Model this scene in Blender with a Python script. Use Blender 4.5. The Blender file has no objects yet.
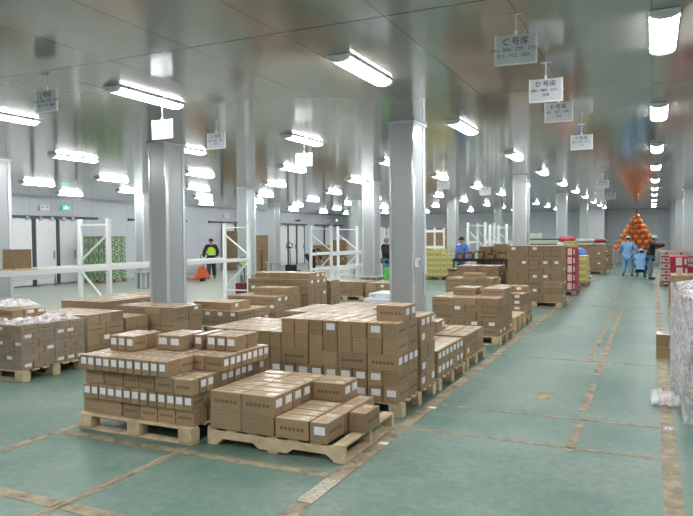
import bpy, bmesh, math, random
from mathutils import Vector, Matrix, Euler, Quaternion
from mathutils.bvhtree import BVHTree
random.seed(7)
PI = math.pi
scene = bpy.context.scene
COL = scene.collection
HC = 3.37            # ceiling height
EYE = 1.75

# ------------------------------------------------------------------ helpers
def link(o):
    COL.objects.link(o); return o

def tag(o, label=None, cat=None, group=None, kind=None):
    if label: o['label'] = label
    if cat: o['category'] = cat
    if group: o['group'] = group
    if kind: o['kind'] = kind
    return o

class MB:
    """collects shapes into one mesh"""
    def __init__(s): s.bm = bmesh.new(); s.mats = []; s.cur = 0
    def mat(s, m):
        if m not in s.mats: s.mats.append(m)
        s.cur = s.mats.index(m); return s
    def _f(s, vs, idx):
        for f in idx:
            try:
                ff = s.bm.faces.new([vs[i] for i in f]); ff.material_index = s.cur
            except ValueError: pass
    def box(s, x0, x1, y0, y1, z0, z1, M=None):
        co = [(x0,y0,z0),(x1,y0,z0),(x1,y1,z0),(x0,y1,z0),(x0,y0,z1),(x1,y0,z1),(x1,y1,z1),(x0,y1,z1)]
        vs = [s.bm.verts.new((M @ Vector(c)) if M else c) for c in co]
        s._f(vs, [(0,3,2,1),(4,5,6,7),(0,1,5,4),(1,2,6,5),(2,3,7,6),(3,0,4,7)])
        return s
    def bar(s, a, b, w, h=None):
        h = h or w; a = Vector(a); b = Vector(b); d = (b-a)
        q = d.to_track_quat('Z', 'Y').to_matrix().to_4x4(); M = Matrix.Translation(a) @ q
        return s.box(-w/2, w/2, -h/2, h/2, 0, d.length, M)
    def tube(s, pts, r, n=8, closed=False):
        pts = [Vector(p) for p in pts]; rings = []
        rr = r if isinstance(r, (list, tuple)) else [r]*len(pts)
        for i, p in enumerate(pts):
            if closed: t = pts[(i+1) % len(pts)] - pts[i-1]
            else: t = pts[min(i+1, len(pts)-1)] - pts[max(i-1, 0)]
            q = t.to_track_quat('Z', 'Y')
            rings.append([s.bm.verts.new(p + q @ Vector((math.cos(2*PI*k/n)*rr[i], math.sin(2*PI*k/n)*rr[i], 0))) for k in range(n)])
        R = len(rings)
        for i in range(R if closed else R-1):
            A = rings[i]; B = rings[(i+1) % R]
            for k in range(n): s._f([A[k], A[(k+1)%n], B[(k+1)%n], B[k]], [(0,1,2,3)])
        if not closed: s._f(rings[0][::-1], [tuple(range(n))]); s._f(rings[-1], [tuple(range(n))])
        return s
    def cyl(s, c, r, h, n=16, axis='Z'):
        c = Vector(c); d = {'X': Vector((1,0,0)), 'Y': Vector((0,1,0)), 'Z': Vector((0,0,1))}[axis]*h
        return s.tube([c, c+d], r, n)
    def ball(s, c, rx, ry=None, rz=None, n=12, m=8, M=None):
        ry = ry or rx; rz = rz or rx; c = Vector(c); rows = []
        top = s.bm.verts.new(c+Vector((0,0,rz))); bot = s.bm.verts.new(c-Vector((0,0,rz)))
        for i in range(1, m):
            t = PI*i/m
            rows.append([s.bm.verts.new(c+Vector((rx*math.sin(t)*math.cos(2*PI*k/n), ry*math.sin(t)*math.sin(2*PI*k/n), rz*math.cos(t)))) for k in range(n)])
        for k in range(n):
            s._f([top, rows[0][k], rows[0][(k+1)%n]], [(0,1,2)])
            s._f([bot, rows[-1][(k+1)%n], rows[-1][k]], [(0,1,2)])
            for i in range(m-2): s._f([rows[i][k], rows[i+1][k], rows[i+1][(k+1)%n], rows[i][(k+1)%n]], [(0,1,2,3)])
        return s
    def prism(s, pts, y0, y1, plane='XZ'):
        f = (lambda p, y: (p[0], y, p[1])) if plane == 'XZ' else ((lambda p, y: (y, p[0], p[1])) if plane == 'YZ' else (lambda p, y: (p[0], p[1], y)))
        A = [s.bm.verts.new(f(p, y0)) for p in pts]; B = [s.bm.verts.new(f(p, y1)) for p in pts]; n = len(pts)
        s._f(A, [tuple(range(n))]); s._f(B[::-1], [tuple(range(n))])
        for k in range(n): s._f([A[k], B[k], B[(k+1)%n], A[(k+1)%n]], [(0,1,2,3)])
        return s
    def mesh(s, name, bevel=0, smooth=False):
        bmesh.ops.recalc_face_normals(s.bm, faces=s.bm.faces)
        if bevel: bmesh.ops.bevel(s.bm, geom=[e for e in s.bm.edges], offset=bevel, segments=1, affect='EDGES')
        me = bpy.data.meshes.new(name); s.bm.to_mesh(me); s.bm.free()
        for m in s.mats: me.materials.append(m)
        if smooth:
            for p in me.polygons: p.use_smooth = True
        return me
    def build(s, name, m=None, parent=None, bevel=0, smooth=False):
        if m is not None:
            s.mats = [m]
            for f in s.bm.faces: f.material_index = 0
        o = link(bpy.data.objects.new(name, s.mesh(name, bevel, smooth)))
        if parent: o.parent = parent
        return o

def empty(name, loc=(0,0,0), rz=0):
    o = link(bpy.data.objects.new(name, None)); o.location = loc; o.rotation_euler = (0,0,rz); o.empty_display_size = .1; return o

def copy_tree(o, parent=None):
    c = o.copy(); link(c)
    if parent: c.parent = parent
    for ch in [x for x in o.children]:
        copy_tree(ch, c)
    return c

ORD = ['zeroth','first','second','third','fourth','fifth','sixth','seventh','eighth','ninth','tenth','eleventh','twelfth','thirteenth','fourteenth','fifteenth','sixteenth','seventeenth','eighteenth','nineteenth','twentieth']

# ------------------------------------------------------------------ materials
def lin(c):
    return tuple(((v/255)/12.92 if v/255 <= .04045 else ((v/255+.055)/1.055)**2.4) for v in c)

def newmat(name):
    m = bpy.data.materials.new(name); m.use_nodes = True
    return m, m.node_tree.nodes, m.node_tree.links, m.node_tree.nodes['Principled BSDF']

def mat(name, c, rough=.5, metal=0, noise=0, nscale=20, bump=0, bscale=60, spec=.5, rand=0, coat=0):
    m, N, L, P = newmat(name)
    P.inputs['Roughness'].default_value = rough; P.inputs['Metallic'].default_value = metal
    P.inputs['Specular IOR Level'].default_value = spec; P.inputs['Coat Weight'].default_value = coat
    P.inputs['Coat Roughness'].default_value = .1
    col = None
    P.inputs['Base Color'].default_value = (*c, 1)
    if noise or rand:
        tc = N.new('ShaderNodeTexCoord'); nz = N.new('ShaderNodeTexNoise'); nz.inputs['Scale'].default_value = nscale; nz.inputs['Detail'].default_value = 5
        L.new(tc.outputs['Object'], nz.inputs['Vector'])
        mr = N.new('ShaderNodeMapRange'); mr.inputs['From Min'].default_value = .3; mr.inputs['From Max'].default_value = .7
        mr.inputs['To Min'].default_value = 1-noise; mr.inputs['To Max'].default_value = 1+noise
        L.new(nz.outputs['Fac'], mr.inputs['Value']); val = mr.outputs[0]
        if rand:
            oi = N.new('ShaderNodeObjectInfo'); r2 = N.new('ShaderNodeMapRange'); r2.inputs['To Min'].default_value = 1-rand; r2.inputs['To Max'].default_value = 1+rand
            L.new(oi.outputs['Random'], r2.inputs['Value']); mu = N.new('ShaderNodeMath'); mu.operation = 'MULTIPLY'
            L.new(val, mu.inputs[0]); L.new(r2.outputs[0], mu.inputs[1]); val = mu.outputs[0]
        vm = N.new('ShaderNodeVectorMath'); vm.operation = 'SCALE'; vm.inputs[0].default_value = c; L.new(val, vm.inputs['Scale'])
        L.new(vm.outputs[0], P.inputs['Base Color'])
    if bump:
        tc = N.new('ShaderNodeTexCoord'); nb = N.new('ShaderNodeTexNoise'); nb.inputs['Scale'].default_value = bscale; L.new(tc.outputs['Object'], nb.inputs['Vector'])
        bp = N.new('ShaderNodeBump'); bp.inputs['Strength'].default_value = bump; bp.inputs['Distance'].default_value = .01
        L.new(nb.outputs['Fac'], bp.inputs['Height']); L.new(bp.outputs[0], P.inputs['Normal'])
    return m

def math_node(N, L, op, a, b=None, c=None):
    n = N.new('ShaderNodeMath'); n.operation = op
    for i, v in enumerate((a, b, c)):
        if v is None: continue
        if isinstance(v, (int, float)): n.inputs[i].default_value = v
        else: L.new(v, n.inputs[i])
    return n.outputs[0]

def mixc(N, L, fac, a, b):
    n = N.new('ShaderNodeMix'); n.data_type = 'RGBA'
    if isinstance(fac, (int, float)): n.inputs[0].default_value = fac
    else: L.new(fac, n.inputs[0])
    for i, v in ((6, a), (7, b)):
        if isinstance(v, tuple): n.inputs[i].default_value = (*v, 1)
        else: L.new(v, n.inputs[i])
    return n.outputs[2]

def cardboard(name, base, kind, ink=(.06,.035,.02)):
    """kind: side (row of six round characters), end, top (taped seam, painted glare oval)"""
    m, N, L, P = newmat(name)
    P.inputs['Roughness'].default_value = .62; P.inputs['Specular IOR Level'].default_value = .35
    tc = N.new('ShaderNodeTexCoord'); nz = N.new('ShaderNodeTexNoise'); nz.inputs['Scale'].default_value = 14; nz.inputs['Detail'].default_value = 6
    L.new(tc.outputs['Object'], nz.inputs['Vector'])
    oi = N.new('ShaderNodeObjectInfo')
    v = math_node(N, L, 'MULTIPLY_ADD', nz.outputs['Fac'], .3, .85)
    v = math_node(N, L, 'MULTIPLY', v, math_node(N, L, 'MULTIPLY_ADD', oi.outputs['Random'], .36, .82))
    sc = N.new('ShaderNodeVectorMath'); sc.operation = 'SCALE'; sc.inputs[0].default_value = base; L.new(v, sc.inputs['Scale'])
    col = sc.outputs[0]
    sp = N.new('ShaderNodeSeparateXYZ'); L.new(tc.outputs['UV'], sp.inputs[0]); u, w = sp.outputs[0], sp.outputs[1]
    if kind == 'side':
        # six printed characters across the middle
        cu = math_node(N, L, 'MULTIPLY_ADD', u, 8.0, 0)
        fr = math_node(N, L, 'SUBTRACT', math_node(N, L, 'FRACT', cu), .5)
        dv = math_node(N, L, 'MULTIPLY', math_node(N, L, 'SUBTRACT', w, .5), 4.0)
        d = math_node(N, L, 'SQRT', math_node(N, L, 'ADD', math_node(N, L, 'MULTIPLY', fr, fr), math_node(N, L, 'MULTIPLY', dv, dv)))
        ring = math_node(N, L, 'LESS_THAN', math_node(N, L, 'ABSOLUTE', math_node(N, L, 'SUBTRACT', d, .26)), .11)
        n2 = N.new('ShaderNodeTexNoise'); n2.inputs['Scale'].default_value = 90; L.new(tc.outputs['UV'], n2.inputs['Vector'])
        ring = math_node(N, L, 'MULTIPLY', ring, math_node(N, L, 'MULTIPLY_ADD', n2.outputs['Fac'], 1.2, .1))
        a = math_node(N, L, 'GREATER_THAN', u, .13); b = math_node(N, L, 'LESS_THAN', u, .87)
        msk = math_node(N, L, 'MULTIPLY', math_node(N, L, 'MULTIPLY', a, b), ring)
        msk = math_node(N, L, 'MINIMUM', math_node(N, L, 'MULTIPLY', msk, 1.5), .85)
        col = mixc(N, L, msk, col, ink)
    if kind == 'end':
        # a few small printed lines of text
        r1 = math_node(N, L, 'LESS_THAN', math_node(N, L, 'ABSOLUTE', math_node(N, L, 'SUBTRACT', w, .8)), .03)
        r2 = math_node(N, L, 'LESS_THAN', math_node(N, L, 'ABSOLUTE', math_node(N, L, 'SUBTRACT', w, .25)), .025)
        a = math_node(N, L, 'GREATER_THAN', u, .12); b = math_node(N, L, 'LESS_THAN', u, .5)
        n2 = N.new('ShaderNodeTexNoise'); n2.inputs['Scale'].default_value = 40; L.new(tc.outputs['UV'], n2.inputs['Vector'])
        t = math_node(N, L, 'GREATER_THAN', n2.outputs['Fac'], .5)
        msk = math_node(N, L, 'MULTIPLY', math_node(N, L, 'MULTIPLY', a, b), math_node(N, L, 'MULTIPLY', t, math_node(N, L, 'ADD', r1, r2)))
        col = mixc(N, L, math_node(N, L, 'MULTIPLY', msk, .5), col, ink)
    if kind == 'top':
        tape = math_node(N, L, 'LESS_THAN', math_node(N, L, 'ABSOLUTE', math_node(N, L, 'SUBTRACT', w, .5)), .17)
        col = mixc(N, L, math_node(N, L, 'MULTIPLY', tape, .55), col, (.66,.56,.42))  # pale tape, lightened further to paint light onto the top
        du = math_node(N, L, 'DIVIDE', math_node(N, L, 'SUBTRACT', u, .76), .13); dw = math_node(N, L, 'DIVIDE', math_node(N, L, 'SUBTRACT', w, .5), .27)  # oval glare of the lamps on the tape, painted into the colour
        glare_spot = math_node(N, L, 'LESS_THAN', math_node(N, L, 'ADD', math_node(N, L, 'MULTIPLY', du, du), math_node(N, L, 'MULTIPLY', dw, dw)), 1.0)
        col = mixc(N, L, math_node(N, L, 'MULTIPLY', glare_spot, .7), col, (.85,.78,.66))
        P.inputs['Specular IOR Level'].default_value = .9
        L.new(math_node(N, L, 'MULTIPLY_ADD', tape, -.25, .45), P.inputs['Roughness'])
    L.new(col, P.inputs['Base Color'])
    nb = N.new('ShaderNodeTexNoise'); nb.inputs['Scale'].default_value = 8; L.new(tc.outputs['Object'], nb.inputs['Vector'])
    bp = N.new('ShaderNodeBump'); bp.inputs['Strength'].default_value = .5; bp.inputs['Distance'].default_value = .012
    L.new(nb.outputs['Fac'], bp.inputs['Height']); L.new(bp.outputs[0], P.inputs['Normal'])
    return m

BROWN = (.35,.24,.14)
M = {}
M['side'] = cardboard('carton side with printed characters', BROWN, 'side')
M['end'] = cardboard('carton end', BROWN, 'end')
M['top'] = cardboard('carton top with tape and painted light', tuple(x*1.22 for x in BROWN), 'top')  # top cardboard lighter than sides: light from above put into the colour
M['label'] = mat('white paper label', (.88,.88,.9), .5, noise=.12, nscale=90)
M['wood'] = mat('pallet pine', (.64,.5,.32), .75, noise=.22, nscale=9, bump=.2, rand=.08)
M['wood2'] = mat('old pallet wood', (.36,.28,.2), .8, noise=.3, nscale=9, bump=.2)
M['white'] = mat('white painted steel', (.88,.9,.89), .35)
M['greysteel'] = mat('grey steel', (.4,.42,.43), .35, metal=.4)
M['galv'] = mat('zinc sheet', (.62,.65,.66), .28, metal=.35, noise=.08, nscale=3)
M['colface'] = mat('grey column cladding', (.46,.49,.5), .3, metal=.25, noise=.06, nscale=120)
M['coltrim'] = mat('bright column corner trim', (.78,.8,.81), .16, metal=.35)
M['wall'] = None
M['black'] = mat('black rubber', (.02,.02,.022), .6)
M['darksteel'] = mat('dark door gasket', (.09,.09,.1), .5)
M['doorpanel'] = mat('sliding door panel', (.83,.84,.86), .25, noise=.03, nscale=2)
M['redbox'] = mat('crimson carton print', (.42,.02,.05), .45, rand=.1)
M['palebox'] = mat('pale pink carton print', (.62,.52,.48), .5)
M['redlight'] = mat('pale carton print', (.75,.66,.58), .5)
M['yellow'] = mat('yellow carton print', (.6,.5,.15), .45, noise=.25, nscale=14)
M['yellowband'] = mat('cream carton band', (.72,.66,.36), .45)
M['whitebox'] = mat('white carton', (.74,.76,.82), .5, noise=.08, nscale=9)
M['orange'] = mat('orange fruit net', (.68,.2,.04), .45, noise=.3, nscale=30, rand=.15)
M['skin'] = mat('skin', (.5,.3,.2), .5)
M['blue'] = mat('light blue work cotton', (.2,.38,.62), .8, noise=.1, nscale=12)
M['bluecap'] = mat('light blue cap cotton', (.36,.55,.75), .8)
M['jeans'] = mat('faded denim', (.16,.24,.34), .85, noise=.12)
M['dark'] = mat('black jacket cloth', (.018,.018,.02), .8)
M['navy'] = mat('dark trousers cloth', (.03,.035,.05), .85)
M['hivis'] = mat('lime reflective vest', (.5,.8,.03), .5)
M['silver'] = mat('silver tape', (.75,.75,.75), .3)
M['jackorange'] = mat('orange truck paint', (.7,.13,.04), .4)
M['jackred'] = mat('dark red truck paint', (.17,.015,.03), .4)
M['hair'] = mat('black hair', (.012,.01,.01), .6)
M['shoe'] = mat('dark shoe', (.02,.02,.02), .5)
M['ink'] = mat('black print', (.03,.03,.04), .6)
M['sign'] = mat('laminated white sheet', (.66,.68,.7), .25, coat=.5)
M['greenbag'] = mat('bright green plastic', (.12,.55,.08), .4)
M['bag'] = mat('white woven sack', (.66,.62,.58), .6, noise=.15, nscale=8, bump=.3, bscale=14)
M['redbag'] = mat('red printed sack', (.5,.05,.08), .5, noise=.3, nscale=6)
M['bluebag'] = mat('blue plastic sheet', (.08,.2,.6), .3)
M['greytote'] = mat('grey tote', (.35,.36,.38), .5)

M['trayg'] = mat('pale green plastic', (.62,.68,.55), .5)
def emat(name, c, s):
    m, N, L, P = newmat(name); P.inputs['Base Color'].default_value = (*c, 1)
    P.inputs['Emission Color'].default_value = (*c, 1); P.inputs['Emission Strength'].default_value = s; return m
M['tube'] = emat('lit diffuser', (.97,.99,1), 26)
M['exit'] = emat('lit green exit panel', (.02,.8,.3), .9)
M['exitw'] = emat('lit white exit pictogram', (.7,1,.85), 2)

def greencarton():
    m, N, L, P = newmat('green and white carton print'); tc = N.new('ShaderNodeTexCoord')
    nz = N.new('ShaderNodeTexNoise'); nz.inputs['Scale'].default_value = 17; nz.inputs['Detail'].default_value = 3; L.new(tc.outputs['Object'], nz.inputs['Vector'])
    f = math_node(N, L, 'GREATER_THAN', nz.outputs['Fac'], .5)
    L.new(mixc(N, L, f, (.045,.15,.045), (.42,.52,.36)), P.inputs['Base Color']); P.inputs['Roughness'].default_value = .5
    return m
M['green'] = greencarton()

def film(name, alpha, tint, sc=7):
    m, N, L, P = newmat(name)
    P.inputs['Base Color'].default_value = (*tint, 1); P.inputs['Roughness'].default_value = .18
    P.inputs['Specular IOR Level'].default_value = .8
    tc = N.new('ShaderNodeTexCoord'); nz = N.new('ShaderNodeTexNoise'); nz.inputs['Scale'].default_value = sc; nz.inputs['Detail'].default_value = 6
    nz.inputs['Distortion'].default_value = 1.5
    L.new(tc.outputs['Object'], nz.inputs['Vector'])
    mr = N.new('ShaderNodeMapRange'); mr.inputs['From Min'].default_value = .35; mr.inputs['From Max'].default_value = .7
    mr.inputs['To Min'].default_value = alpha*.45; mr.inputs['To Max'].default_value = min(1, alpha*1.6)
    L.new(nz.outputs['Fac'], mr.inputs['Value']); L.new(mr.outputs[0], P.inputs['Alpha'])
    bp = N.new('ShaderNodeBump'); bp.inputs['Strength'].default_value = .9; bp.inputs['Distance'].default_value = .04
    L.new(nz.outputs['Fac'], bp.inputs['Height']); L.new(bp.outputs[0], P.inputs['Normal'])
    return m
M['film'] = film('clear stretch film', .13, (.75,.72,.74))
M['filmr'] = film('loose clear film', .42, (.95,.9,.94), 9)
M['filmtop'] = film('bunched white film', .7, (1,.95,.97))

def wallmat():
    m, N, L, P = newmat('insulated wall panels'); tc = N.new('ShaderNodeTexCoord'); sp = N.new('ShaderNodeSeparateXYZ'); L.new(tc.outputs['Object'], sp.inputs[0])
    s = math_node(N, L, 'ADD', sp.outputs[0], sp.outputs[1])
    fr = math_node(N, L, 'FRACT', math_node(N, L, 'MULTIPLY', s, 1/1.0))
    seam = math_node(N, L, 'LESS_THAN', fr, .012)
    nz = N.new('ShaderNodeTexNoise'); nz.inputs['Scale'].default_value = .6; L.new(tc.outputs['Object'], nz.inputs['Vector'])
    a = mixc(N, L, nz.outputs['Fac'], (.58,.62,.67), (.64,.68,.73))
    L.new(mixc(N, L, seam, a, (.3,.32,.34)), P.inputs['Base Color']); P.inputs['Roughness'].default_value = .33
    return m
M['wall'] = wallmat()

def ceilmat():
    m, N, L, P = newmat('glossy steel ceiling panels'); tc = N.new('ShaderNodeTexCoord'); sp = N.new('ShaderNodeSeparateXYZ'); L.new(tc.outputs['Object'], sp.inputs[0])
    # thin joints of the sandwich panels every 0.89 m, main joints every 4.4 m
    fx = math_node(N, L, 'FRACT', math_node(N, L, 'MULTIPLY_ADD', sp.outputs[0], 1/.89, 20+1.8/.89))
    sx = math_node(N, L, 'LESS_THAN', fx, .013)
    fy = math_node(N, L, 'FRACT', math_node(N, L, 'MULTIPLY_ADD', sp.outputs[1], 1/4.42, 20-4.5/4.42))
    sy = math_node(N, L, 'LESS_THAN', fy, .0045)
    nz = N.new('ShaderNodeTexNoise'); nz.inputs['Scale'].default_value = .9; nz.inputs['Detail'].default_value = 3; L.new(tc.outputs['Object'], nz.inputs['Vector'])
    a = mixc(N, L, nz.outputs['Fac'], (.37,.365,.345), (.45,.445,.425))
    seam = math_node(N, L, 'MAXIMUM', math_node(N, L, 'MULTIPLY', sx, .5), sy)
    L.new(mixc(N, L, seam, a, (.05,.05,.05)), P.inputs['Base Color'])
    P.inputs['Metallic'].default_value = .45; P.inputs['Roughness'].default_value = .12
    # ribs of the profiled sheet: slightly blurred along Y
    mp = N.new('ShaderNodeMapping'); mp.inputs['Scale'].default_value = (1.6, .25, 1); L.new(tc.outputs['Object'], mp.inputs[0])
    n2 = N.new('ShaderNodeTexNoise'); n2.inputs['Scale'].default_value = 2.2; n2.inputs['Detail'].default_value = 2; L.new(mp.outputs[0], n2.inputs['Vector'])
    bp = N.new('ShaderNodeBump'); bp.inputs['Strength'].default_value = .08; bp.inputs['Distance'].default_value = .02
    L.new(n2.outputs['Fac'], bp.inputs['Height']); L.new(bp.outputs[0], P.inputs['Normal'])
    return m
M['ceil'] = ceilmat()

def floormat():
    m, N, L, P = newmat('worn green coated concrete'); tc = N.new('ShaderNodeTexCoord')
    n1 = N.new('ShaderNodeTexNoise'); n1.inputs['Scale'].default_value = .7; n1.inputs['Detail'].default_value = 8; n1.inputs['Roughness'].default_value = .65; L.new(tc.outputs['Object'], n1.inputs['Vector'])
    n2 = N.new('ShaderNodeTexNoise'); n2.inputs['Scale'].default_value = 14; n2.inputs['Detail'].default_value = 8; n2.inputs['Roughness'].default_value = .7; L.new(tc.outputs['Object'], n2.inputs['Vector'])
    r1 = N.new('ShaderNodeMapRange'); r1.inputs['From Min'].default_value = .38; r1.inputs['From Max'].default_value = .66; L.new(n1.outputs['Fac'], r1.inputs['Value'])
    a = mixc(N, L, r1.outputs[0], FLOORA, FLOORB)
    v = math_node(N, L, 'MULTIPLY_ADD', n2.outputs['Fac'], 1.0, .5)
    sc = N.new('ShaderNodeVectorMath'); sc.operation = 'SCALE'; L.new(a, sc.inputs[0]); L.new(v, sc.inputs['Scale'])
    # towards the left bay the coating is greyer and paler
    sp = N.new('ShaderNodeSeparateXYZ'); L.new(tc.outputs['Object'], sp.inputs[0])
    lf = N.new('ShaderNodeMapRange'); lf.inputs['From Min'].default_value = -8.5; lf.inputs['From Max'].default_value = -11; L.new(sp.outputs[0], lf.inputs['Value'])
    col = mixc(N, L, math_node(N, L, 'MULTIPLY', lf.outputs[0], .75), sc.outputs[0], (.4,.42,.36))
    L.new(col, P.inputs['Base Color'])
    rr = math_node(N, L, 'MULTIPLY_ADD', n1.outputs['Fac'], .3, .3); L.new(rr, P.inputs['Roughness'])
    P.inputs['Specular IOR Level'].default_value = .4
    bp = N.new('ShaderNodeBump'); bp.inputs['Strength'].default_value = .15; bp.inputs['Distance'].default_value = .01
    L.new(n2.outputs['Fac'], bp.inputs['Height']); L.new(bp.outputs[0], P.inputs['Normal'])
    return m
FLOORA = (.1,.2,.155); FLOORB = (.235,.3,.25)
M['floor'] = floormat()

def paintmat():
    m, N, L, P = newmat('worn tan floor paint'); tc = N.new('ShaderNodeTexCoord')
    n1 = N.new('ShaderNodeTexNoise'); n1.inputs['Scale'].default_value = 5; n1.inputs['Detail'].default_value = 8; n1.inputs['Roughness'].default_value = .7; L.new(tc.outputs['Object'], n1.inputs['Vector'])
    L.new(mixc(N, L, n1.outputs['Fac'], (.37,.31,.21), (.52,.41,.27)), P.inputs['Base Color'])
    mr = N.new('ShaderNodeMapRange'); mr.inputs['From Min'].default_value = .35; mr.inputs['From Max'].default_value = .6; mr.inputs['To Min'].default_value = .35; mr.inputs['To Max'].default_value = .9
    L.new(n1.outputs['Fac'], mr.inputs['Value']); L.new(mr.outputs[0], P.inputs['Alpha']); P.inputs['Roughness'].default_value = .55
    return m
M['paint'] = paintmat()
M['worn'] = mat('worn pale floor paint', (.5,.45,.36), .6, noise=.35, nscale=40)

# ------------------------------------------------------------------ camera
YAW, PITCH, ROLL, FPX = .4383, .0320, -.0074, 652.2
cam = bpy.data.cameras.new('camera'); cam.sensor_width = 36; cam.lens = FPX/693*36; cam.clip_end = 200
co = link(bpy.data.objects.new('camera', cam)); co.location = (0,0,EYE)
cy, sy = math.cos(YAW), math.sin(YAW); cp, sp_ = math.cos(PITCH), math.sin(PITCH); cr, sr = math.cos(ROLL), math.sin(ROLL)
fwd0 = Vector((-sy,cy,0)); right0 = Vector((cy,sy,0)); up0 = Vector((0,0,1))
fwd = fwd0*cp-up0*sp_; up = up0*cp+fwd0*sp_
right = right0*cr+up*sr; up2 = -right0*sr+up*cr
co.matrix_world = Matrix.Translation((0,0,EYE)) @ Matrix((right, up2, -fwd)).transposed().to_4x4()
scene.camera = co

# ------------------------------------------------------------------ room shell
XL, XR, YF, YB = -21.15, 6.2, 44.6, -5.0
def struct(name, mb, m, parent=None):
    o = mb.build(name, m, parent)
    if not parent: o['kind'] = 'structure'
    return o
struct('floor', MB().box(XL-.2, XR+.2, YB-.2, YF+.2, -.2, 0), M['floor'])
struct('ceiling', MB().box(XL-.2, XR+.2, YB-.2, YF+.2, HC, HC+.2), M['ceil'])
struct('wall_left', MB().box(XL-.2, XL, YB-.2, YF+.2, 0, HC), M['wall'])
struct('wall_right', MB().box(XR, XR+.2, YB-.2, YF+.2, 0, HC), M['wall'])
struct('wall_back', MB().box(XL, XR, YF, YF+.2, 0, HC), M['wall'])
struct('wall_front', MB().box(XL, XR, YB-.2, YB, 0, HC), M['wall'])
# trims where wall and ceiling meet
struct('trim_1', MB().box(XL, XL+.05, YB, YF, HC-.06, HC-.002), M['greysteel'])
struct('trim_2', MB().box(XL+.06, XR, YF-.05, YF, HC-.05, HC-.002), M['greysteel'])
# shallow pier on the back wall
struct('trim_3', MB().box(-3.9, -2.6, YF-2.6, YF-.06, 0, HC-.003), M['colface'])

# sliding cold-room doors in the left wall
def sliding_door(i, y0, y1, leaves, z=2.52, split=None):
    root = empty('door_%d' % i, (XL, (y0+y1)/2, 0)); root['kind'] = 'structure'
    yc = (y0+y1)/2
    MB().box(.0, .1, y0-yc, y1-yc, z+.04, z+.13).build('door_rail', M['darksteel'], root)
    for a, b in leaves:
        MB().box(.03, .1, a-yc+.05, b-yc-.05, .03, z).build('door_leaf', M['doorpanel'], root, bevel=.01)
        g = MB()
        g.box(.02, .12, a-yc-.03, a-yc+.04, .0, z+.02); g.box(.02, .12, b-yc-.04, b-yc+.03, .0, z+.02)
        g.build('door_gasket', M['darksteel'], root)
        for yy in (a+.25, b-.25):
            MB().box(.1, .14, yy-yc-.06, yy-yc+.06, z-.06, z+.1).build('door_roller', M['greysteel'], root)
        MB().box(.1, .15, b-yc-.2, b-yc-.16, 1.0, 1.3).build('door_handle', M['greysteel'], root)
    return root
sliding_door(1, 14.2, 20.4, [(15.0,17.2),(17.28,18.3),(18.36,19.3)])
sliding_door(2, 22.2, 26.2, [(23.2,24.3),(24.4,25.5)])
sliding_door(3, 28.0, 32.4, [(29.2,30.3),(30.4,31.4)])
sliding_door(4, 34.6, 38.7, [(35.0,36.1),(36.2,37.2),(37.3,38.3)])
sliding_door(5, 39.9, 44.4, [(41.3,42.4),(42.5,43.6)])

# floor markings: thin painted bands lying on the floor
pm = MB().mat(M['paint'])
def band(x0, x1, y0, y1, z=.004):
    pm.box(x0, x1, y0, y1, .0005, z)
def bandline(name, rects, label):
    b = MB()
    for (x0,x1,y0,y1) in rects: b.box(x0,x1,y0,y1,.0004,.003)
    o = b.build(name, M['paint']); tag(o, label, 'floor marking', 'painted floor lines'); return o
bandline('floor_line', [(-2.13,-2.01,2.2,42)], 'tan painted line along the left edge of the aisle')
bandline('floor_line', [(.08,.2,2.2,42)], 'tan painted line along the right edge of the aisle')
bandline('floor_line', [(-.64,-.56,5.5,6.4),(-.65,-.57,6.8,8.1),(-.66,-.58,8.6,16.6),(-.7,-.62,21,29)], 'broken tan painted line down the middle of the aisle')
bandline('floor_line', [(-.82,-.74,9.7,13.2),(-.84,-.76,14,16.2),(-1.0,-.92,19,24)], 'short tan dashes left of the middle aisle line')
bandline('floor_line', [(-6.9,-2.14,2.98,3.09)], 'tan painted line crossing the floor nearest the camera')
bandline('floor_line', [(-4.82,-2.14,4.18,4.27)], 'tan painted line in front of the two nearest pallets')
bandline('floor_line', [(-2.0,.07,5.57,5.62)], 'thin painted line crossing the aisle beside the second pallet')
bandline('floor_line', [(-2.0,.07,6.48,6.53)], 'thin painted line crossing the aisle under the shrink wrap scrap')
bandline('floor_line', [(-2.0,.07,9.55,9.62)], 'thin painted line crossing the aisle by the fourth pallet')
bandline('floor_line', [(-2.0,.07,17.2,17.28)], 'thin far painted line crossing the aisle by the tall stack')
bandline('floor_line', [(-4.93,-4.83,3.1,6.2)], 'tan painted line running beside the wrapped pallet')
bandline('floor_line', [(-3.55,-3.47,2.4,4.17)], 'tan strip along the floor groove at lower left')
g = MB(); g.box(-3.525,-3.495,2.3,4.3,.0032,.0052); tag(g.build('floor_groove', M['wood2']), 'dark groove running up the floor between tan strips', 'floor groove')
b = MB(); b.prism([(-1.14,7.13),(-.98,7.16),(-.96,7.5),(-1.14,7.46)], .0004, .003, 'XY'); tag(b.build('floor_patch', M['paint']), 'square tan patch in the aisle near the middle line', 'floor patch')
for (x, y, s) in ((-1.3,13.1,.12),(-1.05,15.8,.1),(-.95,22.8,.12)):
    b = MB(); b.prism([(x-s,y-s),(x+s,y-s*.9),(x+s*.9,y+s),(x-s,y+s*1.1)], .0004, .003, 'XY')
    tag(b.build('floor_patch', M['paint']), 'small tan patch on the aisle floor, %s' % {13.1:'nearer of the far three', 15.8:'middle of the far three', 22.8:'farthest of all'}[y], 'floor patch')

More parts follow.
